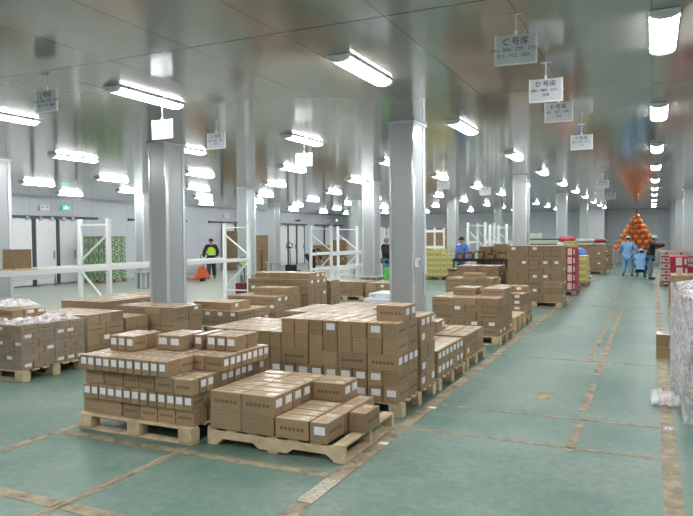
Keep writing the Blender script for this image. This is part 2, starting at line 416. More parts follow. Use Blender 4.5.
# ------------------------------------------------------------------ ceiling lights
def make_light():
    r = empty('ceiling_light')
    h = MB(); h.prism([(-.102,.0),(-.102,.022),(.102,.022),(.102,.0)], -.52, .52); h.build('housing', M['white'], r)
    d = MB(); pts = [(.098*math.cos(a), -.04*math.sin(a)) for a in [PI*k/8 for k in range(9)]]
    d.prism(pts, -.5, .5); d.build('diffuser', M['tube'], r)
    for s in (-1, 1):
        e = MB(); e.prism([(.104*math.cos(PI*k/8), -.042*math.sin(PI*k/8)) for k in range(9)], s*.505, s*.56); e.box(-.104,.104,s*.505,s*.56,0,.022)
        e.build('end_cap', M['white'], r, bevel=.005)
        w = MB(); w.box(-.112,.112,s*.4-.012,s*.4+.012,-.004,.021); w.build('clip', M['greysteel'], r)
    return r
ROWY = [-1.8,1.95,5.8,9.45,13.35,17.0,21.0,24.8,28.5,33.0,36.8,40.3]
COLX = [5.1,2.6,.07,-2.53,-5.2,-7.65,-10.35,-13.25,-16.1,-18.9]
cname = ['over the hidden far right bay','just right of the aisle','directly above the aisle right line','above the aisle left line','in the first column left of the aisle','in the second column left of the aisle','in the third column left of the aisle','in the fourth column left of the aisle','in the fifth column left of the aisle','in the column nearest the left wall']
base_light = make_light(); first = True
for ci, x in enumerate(COLX):
    for ri, y in enumerate(ROWY):
        if y < 4 and x < -10: continue
        if x > 1 and (ri % 2 == 0): continue
        o = base_light if first else copy_tree(base_light); first = False
        o.location = (x, y, HC-.0235)
        tag(o, 'lit white ceiling batten, %s in line %s' % (ORD[ri+1], cname[ci]), 'ceiling light', 'ceiling lights')

# ------------------------------------------------------------------ columns
def make_column():
    r = empty('column')
    hx, hy = .18, .26
    MB().box(-hx+.012, hx-.012, -hy+.012, hy-.012, 0, HC-.002).build('cladding', M['colface'], r)
    for sx in (-1, 1):
        for s2 in (-1, 1):
            x, y = sx*hx, s2*hy; w = .035 if sx*s2 > 0 else .03
            t = MB(); t.box(min(x, x-sx*w), max(x, x-sx*w), min(y, y-s2*.014), max(y, y-s2*.014), 0, HC-.03)
            t.box(min(x, x-sx*.014), max(x, x-sx*.014), min(y, y-s2*.08), max(y, y-s2*.08), 0, HC-.03)
            t.build('corner_trim', M['coltrim'], r)
    c = MB(); c.box(-hx-.02, hx+.02, -hy-.02, -hy+.02, HC-.035, HC-.003); c.box(-hx-.02, hx+.02, hy-.02, hy+.02, HC-.035, HC-.003)
    c.box(-hx-.02, -hx+.02, -hy, hy, HC-.035, HC-.003); c.box(hx-.02, hx+.02, -hy, hy, HC-.035, HC-.003)
    c.build('top_trim', M['galv'], r)
    g = MB()
    for sx in (-1, 1):
        for k in (-1, 0, 1): g.box(sx*(hx+.01), sx*(hx+.06), k*.2-.05, k*.2+.05, 0, .56) if sx > 0 else g.box(-hx-.06, -hx-.01, k*.2-.05, k*.2+.05, 0, .56)
    for sy2 in (-1, 1):
        for k in (-1, 1):
            a, bb = sorted((sy2*(hy+.01), sy2*(hy+.06))); g.box(k*.1-.045, k*.1+.045, a, bb, 0, .56)
    g.build('guard_posts', M['galv'], r)
    p = MB(); p.box(-hx-.12, hx+.12, -hy-.12, -hy-.002, .56, .6); p.box(-hx-.12, hx+.12, hy+.002, hy+.12, .56, .6)
    p.box(-hx-.12, -hx-.002, -hy, hy, .56, .6); p.box(hx+.002, hx+.12, -hy, hy, .56, .6)
    p.build('guard_rim', M['galv'], r)
    return r
GX = [1.17,-3.18,-7.54,-11.94,-16.25]; GY = [.1,8.86,17.85,26.6,35.6]
GYR = [None,None,17.6,26.1,34.1,39.4,43.9]
rowname = ['in the row right of the aisle','in the row left of the aisle','in the second row from the aisle','in the third row from the aisle','in the row nearest the left wall']
base_col = make_column(); first = True
for i, x in enumerate(GX):
    ys = GYR if i == 0 else GY
    for j, y in enumerate(ys):
        if y is None or (y < 5) : continue
        o = base_col if first else copy_tree(base_col); first = False
        o.location = (x, y, 0)
        tag(o, 'pale grey clad column, %s from the camera %s' % (ORD[j if i else j-1], rowname[i]), 'column', 'clad columns')
cb = empty('junction_box', (-2.985, 8.65, 1.33)); tag(cb, 'small white switch box fixed low on the nearest central column', 'switch box')
MB().box(0,.05,-.05,.05,0,.12).build('case', M['white'], cb, bevel=.004); MB().box(.05,.056,-.03,.03,.02,.09).build('cover', M['greytote'], cb)

# ------------------------------------------------------------------ pallets
def pallet(name_label, x0, x1, y0, y1, style='block', h=.14, wood='wood', group='wooden pallets'):
    r = empty('pallet', ((x0+x1)/2, (y0+y1)/2, 0)); w, d = x1-x0, y1-y0; hw, hd = w/2, d/2
    tag(r, name_label, 'pallet', group); W = M[wood]
    if style == 'stringer':      # notched stringers along X, deck boards along Y
        for yy in (-hd+.02, 0, hd-.02):
            pts = [(-hw,.02)]
            def notch(c, hl):
                return [(c-hl,.02),(c-hl+.05,.06),(c+hl-.05,.06),(c+hl,.02)]
            pts += notch(-hw*.52, .2) + notch(hw*.52, .2) + [(hw,.02),(hw,h-.02),(-hw,h-.02)]
            MB().prism(pts, yy-.02, yy+.02).build('stringer', W, r)
        n = 7
        for k in range(n):
            xc = -hw+.05+(w-.1)*k/(n-1)
            MB().box(xc-.05, xc+.05, -hd, hd, h-.02, h).build('deck_board', W, r, bevel=.003)
        for xc in (-hw+.05, 0, hw-.05):
            MB().box(xc-.05, xc+.05, -hd, hd, 0, .02).build('bottom_board', W, r, bevel=.003)
    else:
        n = 7
        for k in range(n):
            yc = -hd+.05+(d-.1)*k/(n-1)
            MB().box(-hw, hw, yc-.05, yc+.05, h-.02, h).build('deck_board', W, r, bevel=.003)
        for yc in (-hd+.06, 0, hd-.06):
            MB().box(-hw, hw, yc-.05, yc+.05, 0, .02).build('bottom_board', W, r, bevel=.003)
        for xc in (-hw+.07, 0, hw-.07):
            for yc in (-hd+.06, 0, hd-.06):
                MB().box(xc-.07, xc+.07, yc-.06, yc+.06, .021, h-.02).build('block', W, r, bevel=.004)
    return r

# ------------------------------------------------------------------ cartons
KINDS = {'brown': ('cardboard_carton','brown carton','side','end','top'),
         'yellow': ('yellow_carton','yellow carton','yellow','yellow','yellow'),
         'red': ('red_carton','red carton','redbox','redbox','redbox'),
         'pale': ('pale_carton','pale red-striped carton','palebox','palebox','redbox'),
         'white': ('white_carton','white carton','whitebox','whitebox','whitebox'),
         'green': ('green_carton','green and white carton','green','green','green')}
_cache = {}
def carton_mesh(kind, L_, W_, H_, plain=False):
    key = (kind, round(L_,3), round(W_,3), round(H_,3), plain)
    if key in _cache: return _cache[key]
    nm, _, ms, me_, mt = KINDS[kind]
    bm = bmesh.new(); x, y = L_/2, W_/2
    vs = [bm.verts.new(c) for c in [(-x,-y,0),(x,-y,0),(x,y,0),(-x,y,0),(-x,-y,H_),(x,-y,H_),(x,y,H_),(-x,y,H_)]]
    uvl = bm.loops.layers.uv.new('UVMap')
    U = [(0,0),(1,0),(1,1),(0,1)]
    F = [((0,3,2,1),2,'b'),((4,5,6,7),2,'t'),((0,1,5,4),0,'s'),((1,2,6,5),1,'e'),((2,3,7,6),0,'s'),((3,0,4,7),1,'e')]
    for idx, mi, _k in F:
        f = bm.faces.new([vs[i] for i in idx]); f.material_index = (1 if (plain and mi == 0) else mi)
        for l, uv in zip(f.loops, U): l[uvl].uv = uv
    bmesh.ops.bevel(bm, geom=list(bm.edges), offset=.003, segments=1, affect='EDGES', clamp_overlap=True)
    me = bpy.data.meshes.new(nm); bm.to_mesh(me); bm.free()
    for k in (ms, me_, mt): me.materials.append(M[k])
    # coloured bands on printed cartons
    _cache[key] = me; return me
def label_mesh(w, h):
    key = ('lab', round(w,3), round(h,3))
    if key not in _cache:
        me = MB().box(-w/2, w/2, -.001, .001, -h/2, h/2).mesh('shipping_label'); me.materials.append(M['label']); _cache[key] = me
    return _cache[key]

CARTONS = []   # dicts
def carton(stack, layer, kind, x0, x1, y0, y1, z, h, orient, lab=None, plain=False, jit=1):
    CARTONS.append(dict(stack=stack, layer=layer, kind=kind, x0=x0, x1=x1, y0=y0, y1=y1, z=z, h=h, o=orient, lab=lab, plain=plain,
                        rz=random.uniform(-.012,.012)*jit, dx=random.uniform(-.006,.006)*jit, dy=random.uniform(-.006,.006)*jit))

def fill(stack, layer, x0, x1, y0, y1, z, h, L_, W_, orient, kind='brown', plab=.5, top=False, plain=.3, full=True, skip=0):
    """fill a rectangle with one layer; ends (-Y or +X faces) carry white labels with probability plab"""
    sx, sy2 = (L_, W_) if orient == 'x' else (W_, L_)
    nx = max(1, round((x1-x0)/sx)); ny = max(1, round((y1-y0)/sy2)); sx = (x1-x0)/nx; sy2 = (y1-y0)/ny
    for i in range(nx):
        for j in range(ny):
            xa, ya = x0+i*sx, y0+j*sy2
            if not top and i > 0 and i < nx-1 and j > 0 and j < ny-1 and nx > 2: continue
            if skip and random.random() < skip: continue
            lab = None
            if kind == 'brown' and random.random() < plab:
                lab = 'both'
            carton(stack, layer, kind, xa, xa+sx, ya, ya+sy2, z, h, orient, lab, random.random() < plain)

P = .14
# --- low front pallet (nearest, on the notched pallet)
pallet('pale notched pine pallet under the low nearest stack with a bare right corner', -3.42, -2.13, 4.48, 5.54, 'stringer', .145)
S = 'in the low nearest stack'
h = .158; z1 = .147; z2 = z1+h+.001
fill(S,1,-3.38,-2.745,4.46,5.42,z1,h,.315,.16,'x',plab=0,top=True,plain=.6)
fill(S,1,-2.742,-2.43,4.46,5.42,z1,h,.315,.16,'x',plab=.3,top=True,plain=0)
fill(S,1,-2.427,-2.267,4.46,5.42,z1,h,.32,.16,'y',plab=.9,top=True,plain=0)
carton(S,1,'brown',-2.262,-2.1,4.84,5.15,z1,h,'y',None,False)
fill(S,2,-3.38,-2.745,4.46,5.42,z2,h,.315,.16,'x',plab=1,top=True,plain=0)
fill(S,2,-2.742,-2.43,5.1,5.42,z2,h,.315,.16,'x',plab=1,top=True,plain=0)

# --- second pallet (many small labelled cartons)
pallet('thick-blocked pine pallet under the stack of small labelled cartons', -4.78, -3.5, 4.36, 5.56, 'block', .15)
S = 'in the small-carton front stack'
h = .1335; H_ = lambda k: .152+(k-1)*(h+.0015)
X0, X1 = -4.77, -3.5
fill(S,1,X0,-4.3,4.4,5.5,H_(1),h,.37,.19,'x',plab=0,plain=1)
fill(S,1,-4.295,X1,4.4,5.5,H_(1),h,.197,.1,'x',plab=.5,plain=0)
fill(S,2,X0+.01,X1,4.38,5.5,H_(2),h,.19,.097,'y',plab=1)
fill(S,3,X0+.02,-4.3,4.41,5.5,H_(3),h,.19,.1,'x',plab=.2,plain=1)
fill(S,3,-4.295,-3.93,4.41,5.5,H_(3),h,.19,.1,'x',plab=.2,plain=0)
fill(S,3,-3.9,-3.49,4.37,5.5,H_(3),h,.2,.1,'x',plab=.7,plain=0,top=True)
fill(S,4,X0,-3.76,4.36,4.74,H_(4),h,.19,.092,'y',plab=1,top=True)
fill(S,4,X0,-3.87,4.745,5.5,H_(4),h,.19,.1,'x',plab=.5,top=True)
fill(S,4,-3.865,-3.44,4.745,5.5,H_(4),h,.21,.1,'x',plab=.7,top=True,plain=.6)
hh = .138
fill(S,5,-4.7,-4.4,4.66,5.05,H_(5),hh,.19,.1,'y',plab=1,top=True)
fill(S,5,-4.3,-4.0,4.85,5.25,H_(5),hh,.19,.15,'y',plab=1,top=True)
fill(S,5,-3.97,-3.87,5.0,5.4,H_(5),hh,.2,.1,'y',plab=1,top=True)
fill(S,5,-3.84,-3.5,5.02,5.4,H_(5),hh,.19,.11,'y',plab=1,top=True)

# --- big block stack behind the low one
pallet('pine pallet under the big five-layer carton block', -3.5, -2.17, 5.86, 6.96, 'block', .14)
S = 'in the big central block'
h = .153; z = .142
for k, (ori, pl) in enumerate((('y',.75),('y',.7),('x',.9),('y',.0),('y',.3))):
    fill(S,k+1,-3.5,-2.2,5.84,6.44,z,h,.3,.163,ori,plab=pl,top=(k==4),plain=.15)
    fill(S,k+1,-3.48,-2.17,6.45,6.93,z,h,.3 if ori == 'x' else .24,.163,'y' if ori == 'x' else 'x',plab=.6,top=(k==4),plain=.5)
    z += h+.0015
carton(S,6,'brown',-2.5,-2.19,6.02,6.18,z,h,'x','both'); carton(S,6,'brown',-2.5,-2.19,6.19,6.35,z,h,'x','both')

def simple_stack(S, plabel, x0, x1, y0, y1, n, h, L_=.4, W_=.3, kind='brown', plab=.3, ph=.14, alt=True, ov=0, tops=(), first='x', wood='wood', style='block', plain=.4):
    if plabel: pallet(plabel, x0-.02, x1+.02, y0-.02, y1+.02, style, ph, wood)
    z = (ph if plabel else 0)+.002
    for k in range(n):
        o = first if (k % 2 == 0 or not alt) else ('y' if first == 'x' else 'x')
        fill(S,k+1,x0,x1,y0,y1,z,h,L_,W_,o,kind,plab,top=(k==n-1),plain=plain); z += h+.0015
    for (a, b, c, d, m) in tops:
        zz = z
        for q in range(m):
            fill(S,n+1+q,a,b,c,d,zz,h,L_,W_,first,kind,plab,top=True,plain=plain); zz += h+.0015
    return z
# along the aisle
simple_stack('in the two-layer aisle stack','pine pallet under the two-layer aisle stack',-3.3,-2.18,7.06,8.16,2,.155,.3,.155,plab=.9,first='x',alt=False)
simple_stack('in the stack beside the central column','pine pallet tucked beside the nearest central column',-2.93,-2.2,8.36,9.36,2,.15,.34,.25,plab=.5,tops=[(-2.93,-2.62,8.45,8.85,1)])
simple_stack('in the third aisle stack','pine pallet under the third aisle stack',-3.32,-2.2,10.42,11.5,5,.12,.4,.28,plab=.45,tops=[(-2.6,-2.2,10.9,11.45,1),(-3.1,-2.7,10.9,11.45,1)])
pallet('bare pine pallet on the aisle edge between two stacks',-3.2,-2.22,11.85,12.85,'block',.28)
simple_stack('in the labelled aisle stack','pine pallet under the labelled aisle stack',-3.2,-2.26,13.0,13.9,4,.115,.45,.3,plab=.85,first='y',alt=False,tops=[(-3.0,-2.3,13.5,13.88,1)])
simple_stack('in the tall aisle stack','pine pallet under the tall aisle stack',-3.26,-1.98,16.42,17.44,8,.169,.37,.28,plab=.4)
# second row left of the aisle
simple_stack('in the pile left of the block','pine pallet left of and behind the central block',-4.95,-3.75,6.5,7.6,3,.17,.3,.16,plab=.6,first='y',alt=False)
simple_stack('in the pile behind the central block','pine pallet behind the central block',-4.85,-3.72,8.15,9.2,4,.135,.32,.2,plab=.6,first='y')
simple_stack('in the heap before the white cartons','pine pallet in front of the white cartons',-5.2,-3.9,10.1,11.1,3,.13,.35,.25,plab=.3)
simple_stack('in the pile by the messy table','pine pallet in the second row by the aisle',-4.5,-3.35,15.2,16.1,5,.12,.4,.3,plab=.15,tops=[(-4.1,-3.6,15.3,15.6,1)])
simple_stack('in the pile before the messy table','pine pallet just before the messy table',-4.6,-3.5,16.5,17.35,6,.14,.4,.3,plab=.15)
# white cartons
pallet('pine pallet under the white cartons',-5.8,-4.5,12.4,13.5)
fill('in the white carton pile',1,-5.8,-4.5,12.42,13.4,.142,.16,.45,.33,'x','white',0); fill('in the white carton pile',2,-5.45,-4.5,12.42,13.4,.304,.16,.45,.33,'x','white',0,top=True)
fill('in the white carton pile',3,-5.4,-4.55,12.6,13.4,.466,.1,.45,.33,'x','white',0,top=True)
# third row
simple_stack('in the wrapped left stack','pale pine pallet under the shrink-wrapped left stack',-8.1,-6.97,5.5,6.48,6,.0885,.25,.16,plab=.55,first='x',tops=[(-8.05,-7.25,5.6,6.1,2)])
simple_stack('in the stack behind the wrapped pallet','pine pallet behind the shrink-wrapped pallet',-8.1,-6.97,6.53,7.2,4,.14,.34,.25,plab=.25,first='y')
simple_stack('in the lower stack past the wrapping','pine pallet under the lower stack behind the wrapped pallet',-8.05,-6.97,7.24,7.72,3,.15,.4,.24,plab=.2,first='y')
simple_stack('in the stack before the left column','pine pallet before the nearest left column',-7.7,-6.5,7.78,8.42,5,.11,.32,.3,plab=.35)
simple_stack('in the row beyond the left stacks','pine pallet beyond the left stacks',-9.5,-8.5,8.3,10.2,4,.13,.5,.3,plab=.1,wood='wood2')
simple_stack('in the low pile past the column','pine pallet right of the nearest left column',-7.85,-6.72,9.75,10.8,2,.14,.45,.28,plab=.6,tops=[(-7.8,-6.95,9.85,10.5,1)])
simple_stack('in the stepped middle pile','pine pallet under the stepped middle pile',-7.95,-6.78,11.15,12.15,3,.14,.35,.25,plab=.35,tops=[(-7.6,-6.8,11.6,12.12,1)])
simple_stack('in the high middle pile','pine pallet under the high middle pile',-8.35,-6.78,12.5,13.4,5,.135,.36,.26,plab=.4,tops=[(-8.2,-6.8,12.6,13.35,1)])
simple_stack('in the narrow middle pile','pine pallet beside the high middle pile',-7.4,-6.72,13.48,13.95,4,.15,.34,.24,plab=.3)
simple_stack('in the pallet load by the racking','pine pallet standing before the far white racking',-8.2,-7.1,16.2,17.1,2,.19,.38,.3,plab=.2)
simple_stack('in the load behind white cartons','pine pallet beyond the white cartons',-6.95,-5.7,16.0,17.1,2,.19,.38,.3,plab=.3)
simple_stack('in the brown load under the sacks','pallet under the far brown load with sacks',-3.3,-1.95,31.2,33.0,5,.22,.5,.4,plab=.4,wood='wood2')
simple_stack('in the farthest brown aisle load','pallet under the farthest brown load',-2.8,-1.9,36.2,37.5,5,.22,.5,.4,plab=.2,wood='wood2')
# right side
S = 'in the pair on the right aisle line'
carton(S,1,'brown',.06,.42,10.15,10.55,.002,.17,'x',None,True); carton(S,2,'brown',.06,.42,10.15,10.55,.174,.17,'x',None,True)
simple_stack('in the right side brown stack','pine pallet under the right side brown stack',.36,1.4,15.0,16.1,4,.19,.4,.35,plab=.2)
# tall far stacks by the left wall
simple_stack('in the tall stack at the open door',None,-20.95,-19.6,29.05,30.05,9,.235,.5,.45,plab=.05)
simple_stack('in the tall stack by column three',None,-19.5,-18.68,29.2,30.0,8,.235,.5,.45,plab=.05)
simple_stack('in the lower stack by column three',None,-18.62,-18.0,29.25,29.95,5,.22,.5,.45,plab=.05)
simple_stack('in the far stack behind the racking',None,-19.2,-18.1,36,37,5,.25,.5,.45,plab=.05)
simple_stack('in the farther stack behind the racking',None,-17.95,-17.0,36.2,37.2,6,.26,.5,.45,plab=.05)
simple_stack('in the far stack by column two',None,-13.2,-11.6,39,40.5,9,.25,.5,.45,plab=.05)

# --- green cartons against the doors
for (a, b2, nm) in ((19.15,20.32,'green'),):
    S = 'in the green load'
    pallet('old dark pallet under the green and white cartons', -20.6, -19.45, a, b2, 'block', .15, 'wood2')
    z = .152
    for k in range(9):
        fill(S,k+1,-20.58,-19.47,a+.01,b2-.01,z,.188,.35 if k % 2 else .26,.26,'y','green',0,top=(k==8)); z += .1895
# --- yellow cartons
S = 'in the yellow load'
pallet('pallet under the yellow cartons', -8.25, -7.02, 25.1, 26.25, 'block', .15, 'wood2')
z = .152
for k in range(4):
    fill(S,k+1,-8.22,-7.05,25.12,26.2,z,.22,.29,.27,'x','yellow',0,top=(k==3)); z += .2215
fill(S,5,-8.22,-7.6,25.12,25.9,z,.2,.29,.27,'x','yellow',0,top=True)
S = 'in the yellow aisle stack'
pallet('pallet under the yellow aisle stack', -3.15, -1.98, 23.6, 24.5, 'block', .15, 'wood2')
z = .152
for k in range(4):
    fill(S,k+1,-3.12,-2.0,23.63,24.47,z,.225,.37,.3,'x','yellow',0,top=(k==3)); z += .2265
S = 'on the red aisle stack'
fill(S,1,-2.36,-2.02,20.0,20.8,1.404,.18,.33,.33,'x','yellow',0,top=True)
# --- red cartons
def redload(S, x0, x1, y0, y1, n, h=.25, z=.152, L_=.33, W_=.3, plabel=None, kind='red'):
    if plabel: pallet(plabel, x0-.02, x1+.02, y0-.02, y1+.02, 'block', .15, 'wood2')
    for k in range(n):
        fill(S,k+1,x0,x1,y0,y1,z,h,L_,W_,'x',kind,0,top=(k==n-1)); z += h+.0015
redload('in the red aisle stack',-3.0,-2.0,19.9,20.9,5,.248,plabel='pallet under the red cartons beyond the tall stack')
redload('in the near right red load',.37,1.5,16.4,17.3,4,.22,plabel='pallet under the nearer red load on the right')
fill('in the near right red load',5,.37,.73,16.4,17.3,.152+4*.2215,.22,.33,.3,'x','red',0,top=True)
redload('in the pale right load',.26,1.6,24.4,25.5,5,.208,.152,.44,.36,plabel='pallet under the pale cartons with red print on the right',kind='pale')

# ---- choose the individuals
def rot_corners(c):
    cx, cy2 = (c['x0']+c['x1'])/2, (c['y0']+c['y1'])/2
    return cx, cy2
polyv, polyf = [], []
def addbox(x0,x1,y0,y1,z0,z1):
    b = len(polyv); polyv.extend([(x0,y0,z0),(x1,y0,z0),(x1,y1,z0),(x0,y1,z0),(x0,y0,z1),(x1,y0,z1),(x1,y1,z1),(x0,y1,z1)])
    polyf.extend([tuple(b+i for i in f) for f in ((0,3,2,1),(4,5,6,7),(0,1,5,4),(1,2,6,5),(2,3,7,6),(3,0,4,7))])
for c in CARTONS: addbox(c['x0'],c['x1'],c['y0'],c['y1'],c['z'],c['z']+c['h'])
for i, x in enumerate(GX):
    for y in (GYR if i == 0 else GY):
        if y and y > 5: addbox(x-.18,x+.18,y-.26,y+.26,0,HC)
bvh = BVHTree.FromPolygons(polyv, polyf)
eye = Vector((0,0,EYE)); tx = 693/2/FPX; ty = 516/2/FPX
def seen(c):
    n = 0.0; tot = 0; e = .004
    x0,x1,y0,y1,z0,z1 = c['x0'],c['x1'],c['y0'],c['y1'],c['z'],c['z']+c['h']
    fx = x1+e if x1 < 0 else x0-e
    pts = []
    for a in (.15,.5,.85):
        for b in (.15,.5,.85):
            pts.append((x0+(x1-x0)*a, y0-e, z0+(z1-z0)*b)); pts.append((x0+(x1-x0)*a, y0+(y1-y0)*b, z1+e)); pts.append((fx, y0+(y1-y0)*a, z0+(z1-z0)*b))
    for p in pts:
        p = Vector(p); d = p-eye; cx, cy3, cz = d.dot(right), d.dot(up2), d.dot(fwd)
        if abs(cx/cz) > tx or abs(cy3/cz) > ty: continue
        L_ = d.length; hit = bvh.ray_cast(eye, d.normalized(), L_-.003)
        if hit[0] is None: n += 1
    dist = (Vector(((x0+x1)/2,(y0+y1)/2,z0))-eye).length
    return n*((x1-x0)*(z1-z0)+(x1-x0)*(y1-y0)+(y1-y0)*(z1-z0))/dist**2
for c in CARTONS: c['s'] = seen(c)
# row / column words inside each layer of each stack
from collections import defaultdict
lay = defaultdict(list)
for c in CARTONS: lay[(c['stack'], c['layer'])].append(c)
for k, L_ in lay.items():
    ys = sorted(set(round(c['y0'],2) for c in L_)); rows = []
    for y in ys:
        if not rows or y-rows[-1][0] > .06: rows.append([y])
        else: rows[-1].append(y)
    for c in L_:
        c['row'] = next(i for i, r in enumerate(rows) if round(c['y0'],2) in r)+1
    byrow = defaultdict(list)
    for c in L_: byrow[c['row']].append(c)
    for r in byrow.values():
        for i, c in enumerate(sorted(r, key=lambda c: (c['x0'], c['y0']))): c['colm'] = i+1

def place(c):
    L_, W_ = (c['x1']-c['x0'], c['y1']-c['y0']); g = .009
    if c['o'] == 'x': me = carton_mesh(c['kind'], L_-g, W_-g, c['h'], c['plain']); rz = 0
    else: me = carton_mesh(c['kind'], W_-g, L_-g, c['h'], c['plain']); rz = PI/2
    return me, Vector(((c['x0']+c['x1'])/2+c['dx']*.5, (c['y0']+c['y1'])/2+c['dy']*.5, c['z'])), rz+c['rz']*.4
def labels_for(c):
    """local matrices of label sheets on a carton (local long axis X)"""
    out = []
    lx, ly = (c['x1']-c['x0'], c['y1']-c['y0']) if c['o'] == 'x' else (c['y1']-c['y0'], c['x1']-c['x0'])
    lx -= .009; ly -= .009; w = min(ly*.72, .095); hh = min(c['h']*.45, .065)
    # which end faces the camera: o=='x' -> +X end ; o=='y' -> -Y end is local -X
    s = 1 if c['o'] == 'x' else -1
    if c['x0'] > 0 and c['o'] == 'x': s = -1
    out.append((Matrix.Translation((s*(lx/2+.0012), ly*.06*s, c['h']*.6)) @ Matrix.Rotation(s*PI/2, 4, 'Z'), w, hh))
    return out

nv = sorted([c for c in CARTONS if c['kind'] == 'brown'], key=lambda c: -c['s'])
keep = set(id(c) for c in nv[:300] if c['s'] > 0)
rest = []
grp = {'pale': 'pale red striped cartons on the right', 'brown': 'brown cartons stacked on pallets', 'yellow': 'yellow cartons stacked on pallets', 'red': 'red cartons stacked on pallets', 'white': 'white cartons stacked on a pallet', 'green': 'green cartons stacked by the doors'}
nlab = 0
for c in CARTONS:
    if c['kind'] == 'brown' and id(c) not in keep:
        rest.append(c); continue
    if c['kind'] != 'brown' and c['s'] <= 0:
        c['hid'] = True
    me, loc, rz = place(c)
    o = link(bpy.data.objects.new(KINDS[c['kind']][0], me)); o.location = loc; o.rotation_euler = (0,0,rz)
    c['obj'] = o
    txt = '%s, %s layer up, %s row back, %s from left, %s' % (KINDS[c['kind']][1], ORD[c['layer']], ORD[c['row']], ORD[c['colm']], c['stack'])
    if len(txt.replace(',', '').split()) > 16: txt = '%s, %s up, row %d, %s from left, %s' % (KINDS[c['kind']][1], ORD[c['layer']], c['row'], ORD[c['colm']], c['stack'])
    if len(txt.replace(',', '').split()) > 16: txt = '%s %d up, row %d, %s from left, %s' % (KINDS[c['kind']][1], c['layer'], c['row'], ORD[c['colm']], c['stack'])
    if len(txt.replace(',', '').split()) > 16: txt = txt.replace('brown carton', 'carton')
    tag(o, txt, 'carton', grp[c['kind']])
    if c['kind'] == 'brown' and c['lab'] and c['s'] > .003:
        for Mx, w, hh in labels_for(c):
            l = link(bpy.data.objects.new('shipping_label', label_mesh(w, hh))); l.parent = o; l.matrix_local = Mx; nlab += 1
    if c['kind'] in ('yellow', 'red', 'white', 'pale') and c['s'] > 0:
        W_ = c['x1']-c['x0']; b = MB()
        if c['kind'] == 'yellow': b.box(-W_*.42, W_*.42, -.0015, 0, c['h']*.3, c['h']*.66); mm = M['yellowband']
        elif c['kind'] == 'red': b.box(-W_*.18, W_*.18, -.0015, 0, c['h']*.1, c['h']*.9); b.box(W_*.3, W_*.42, -.0015, 0, c['h']*.2, c['h']*.8); mm = M['redlight']
        elif c['kind'] == 'pale': b.box(-W_*.48, W_*.48, -.0015, 0, 0, c['h']*.22); b.box(-W_*.2, W_*.0, -.0015, 0, c['h']*.45, c['h']*.8); mm = M['redbox']
        else: b.box(-W_*.4, -W_*.15, -.0015, 0, c['h']*.3, c['h']*.6); mm = M['greytote']
        hw = (c['y1']-c['y0']-.009)/2
        key = ('band', c['kind'], round(W_,2), round(c['h'],2))
        if key not in _cache: _cache[key] = b.mesh('printed_panel'); _cache[key].materials.append(mm)
        l = link(bpy.data.objects.new('printed_panel', _cache[key])); l.parent = o; l.location = (0,-hw,0)
print('long', set(c['stack'] for c in CARTONS if len(c['stack'].split()) > 7)); print('cartons', len(CARTONS), 'kept brown', len(keep), 'rest', len(rest), 'labels', nlab)
# remaining (small / hidden) brown cartons: one object
bm = bmesh.new(); uvl = bm.loops.layers.uv.new('UVMap')
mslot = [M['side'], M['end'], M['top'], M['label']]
for c in rest:
    me, loc, rz = place(c); T = Matrix.Translation(loc) @ Matrix.Rotation(rz, 4, 'Z')
    def addme(me, T, over=None):
        vm = [bm.verts.new(T @ v.co) for v in me.vertices]; uv = me.uv_layers[0].data if me.uv_layers else None
        for p in me.polygons:
            f = bm.faces.new([vm[i] for i in p.vertices]); f.material_index = over if over is not None else p.material_index
            if uv:
                for l, li in zip(f.loops, p.loop_indices): l[uvl].uv = uv[li].uv
    addme(me, T)
    if c['lab'] and c['s'] > 0:
        for Mx, w, hh in labels_for(c): addme(label_mesh(w, hh), T @ Mx, 3)
me = bpy.data.meshes.new('stacked_cartons'); bm.to_mesh(me); bm.free()
for m_ in mslot: me.materials.append(m_)
o = link(bpy.data.objects.new('stacked_cartons', me))
tag(o, 'remaining brown cartons filling the far and half-hidden pallet loads', 'cartons', grp['brown'], 'stuff')
if len(rest) == 0: bpy.data.objects.remove(o)

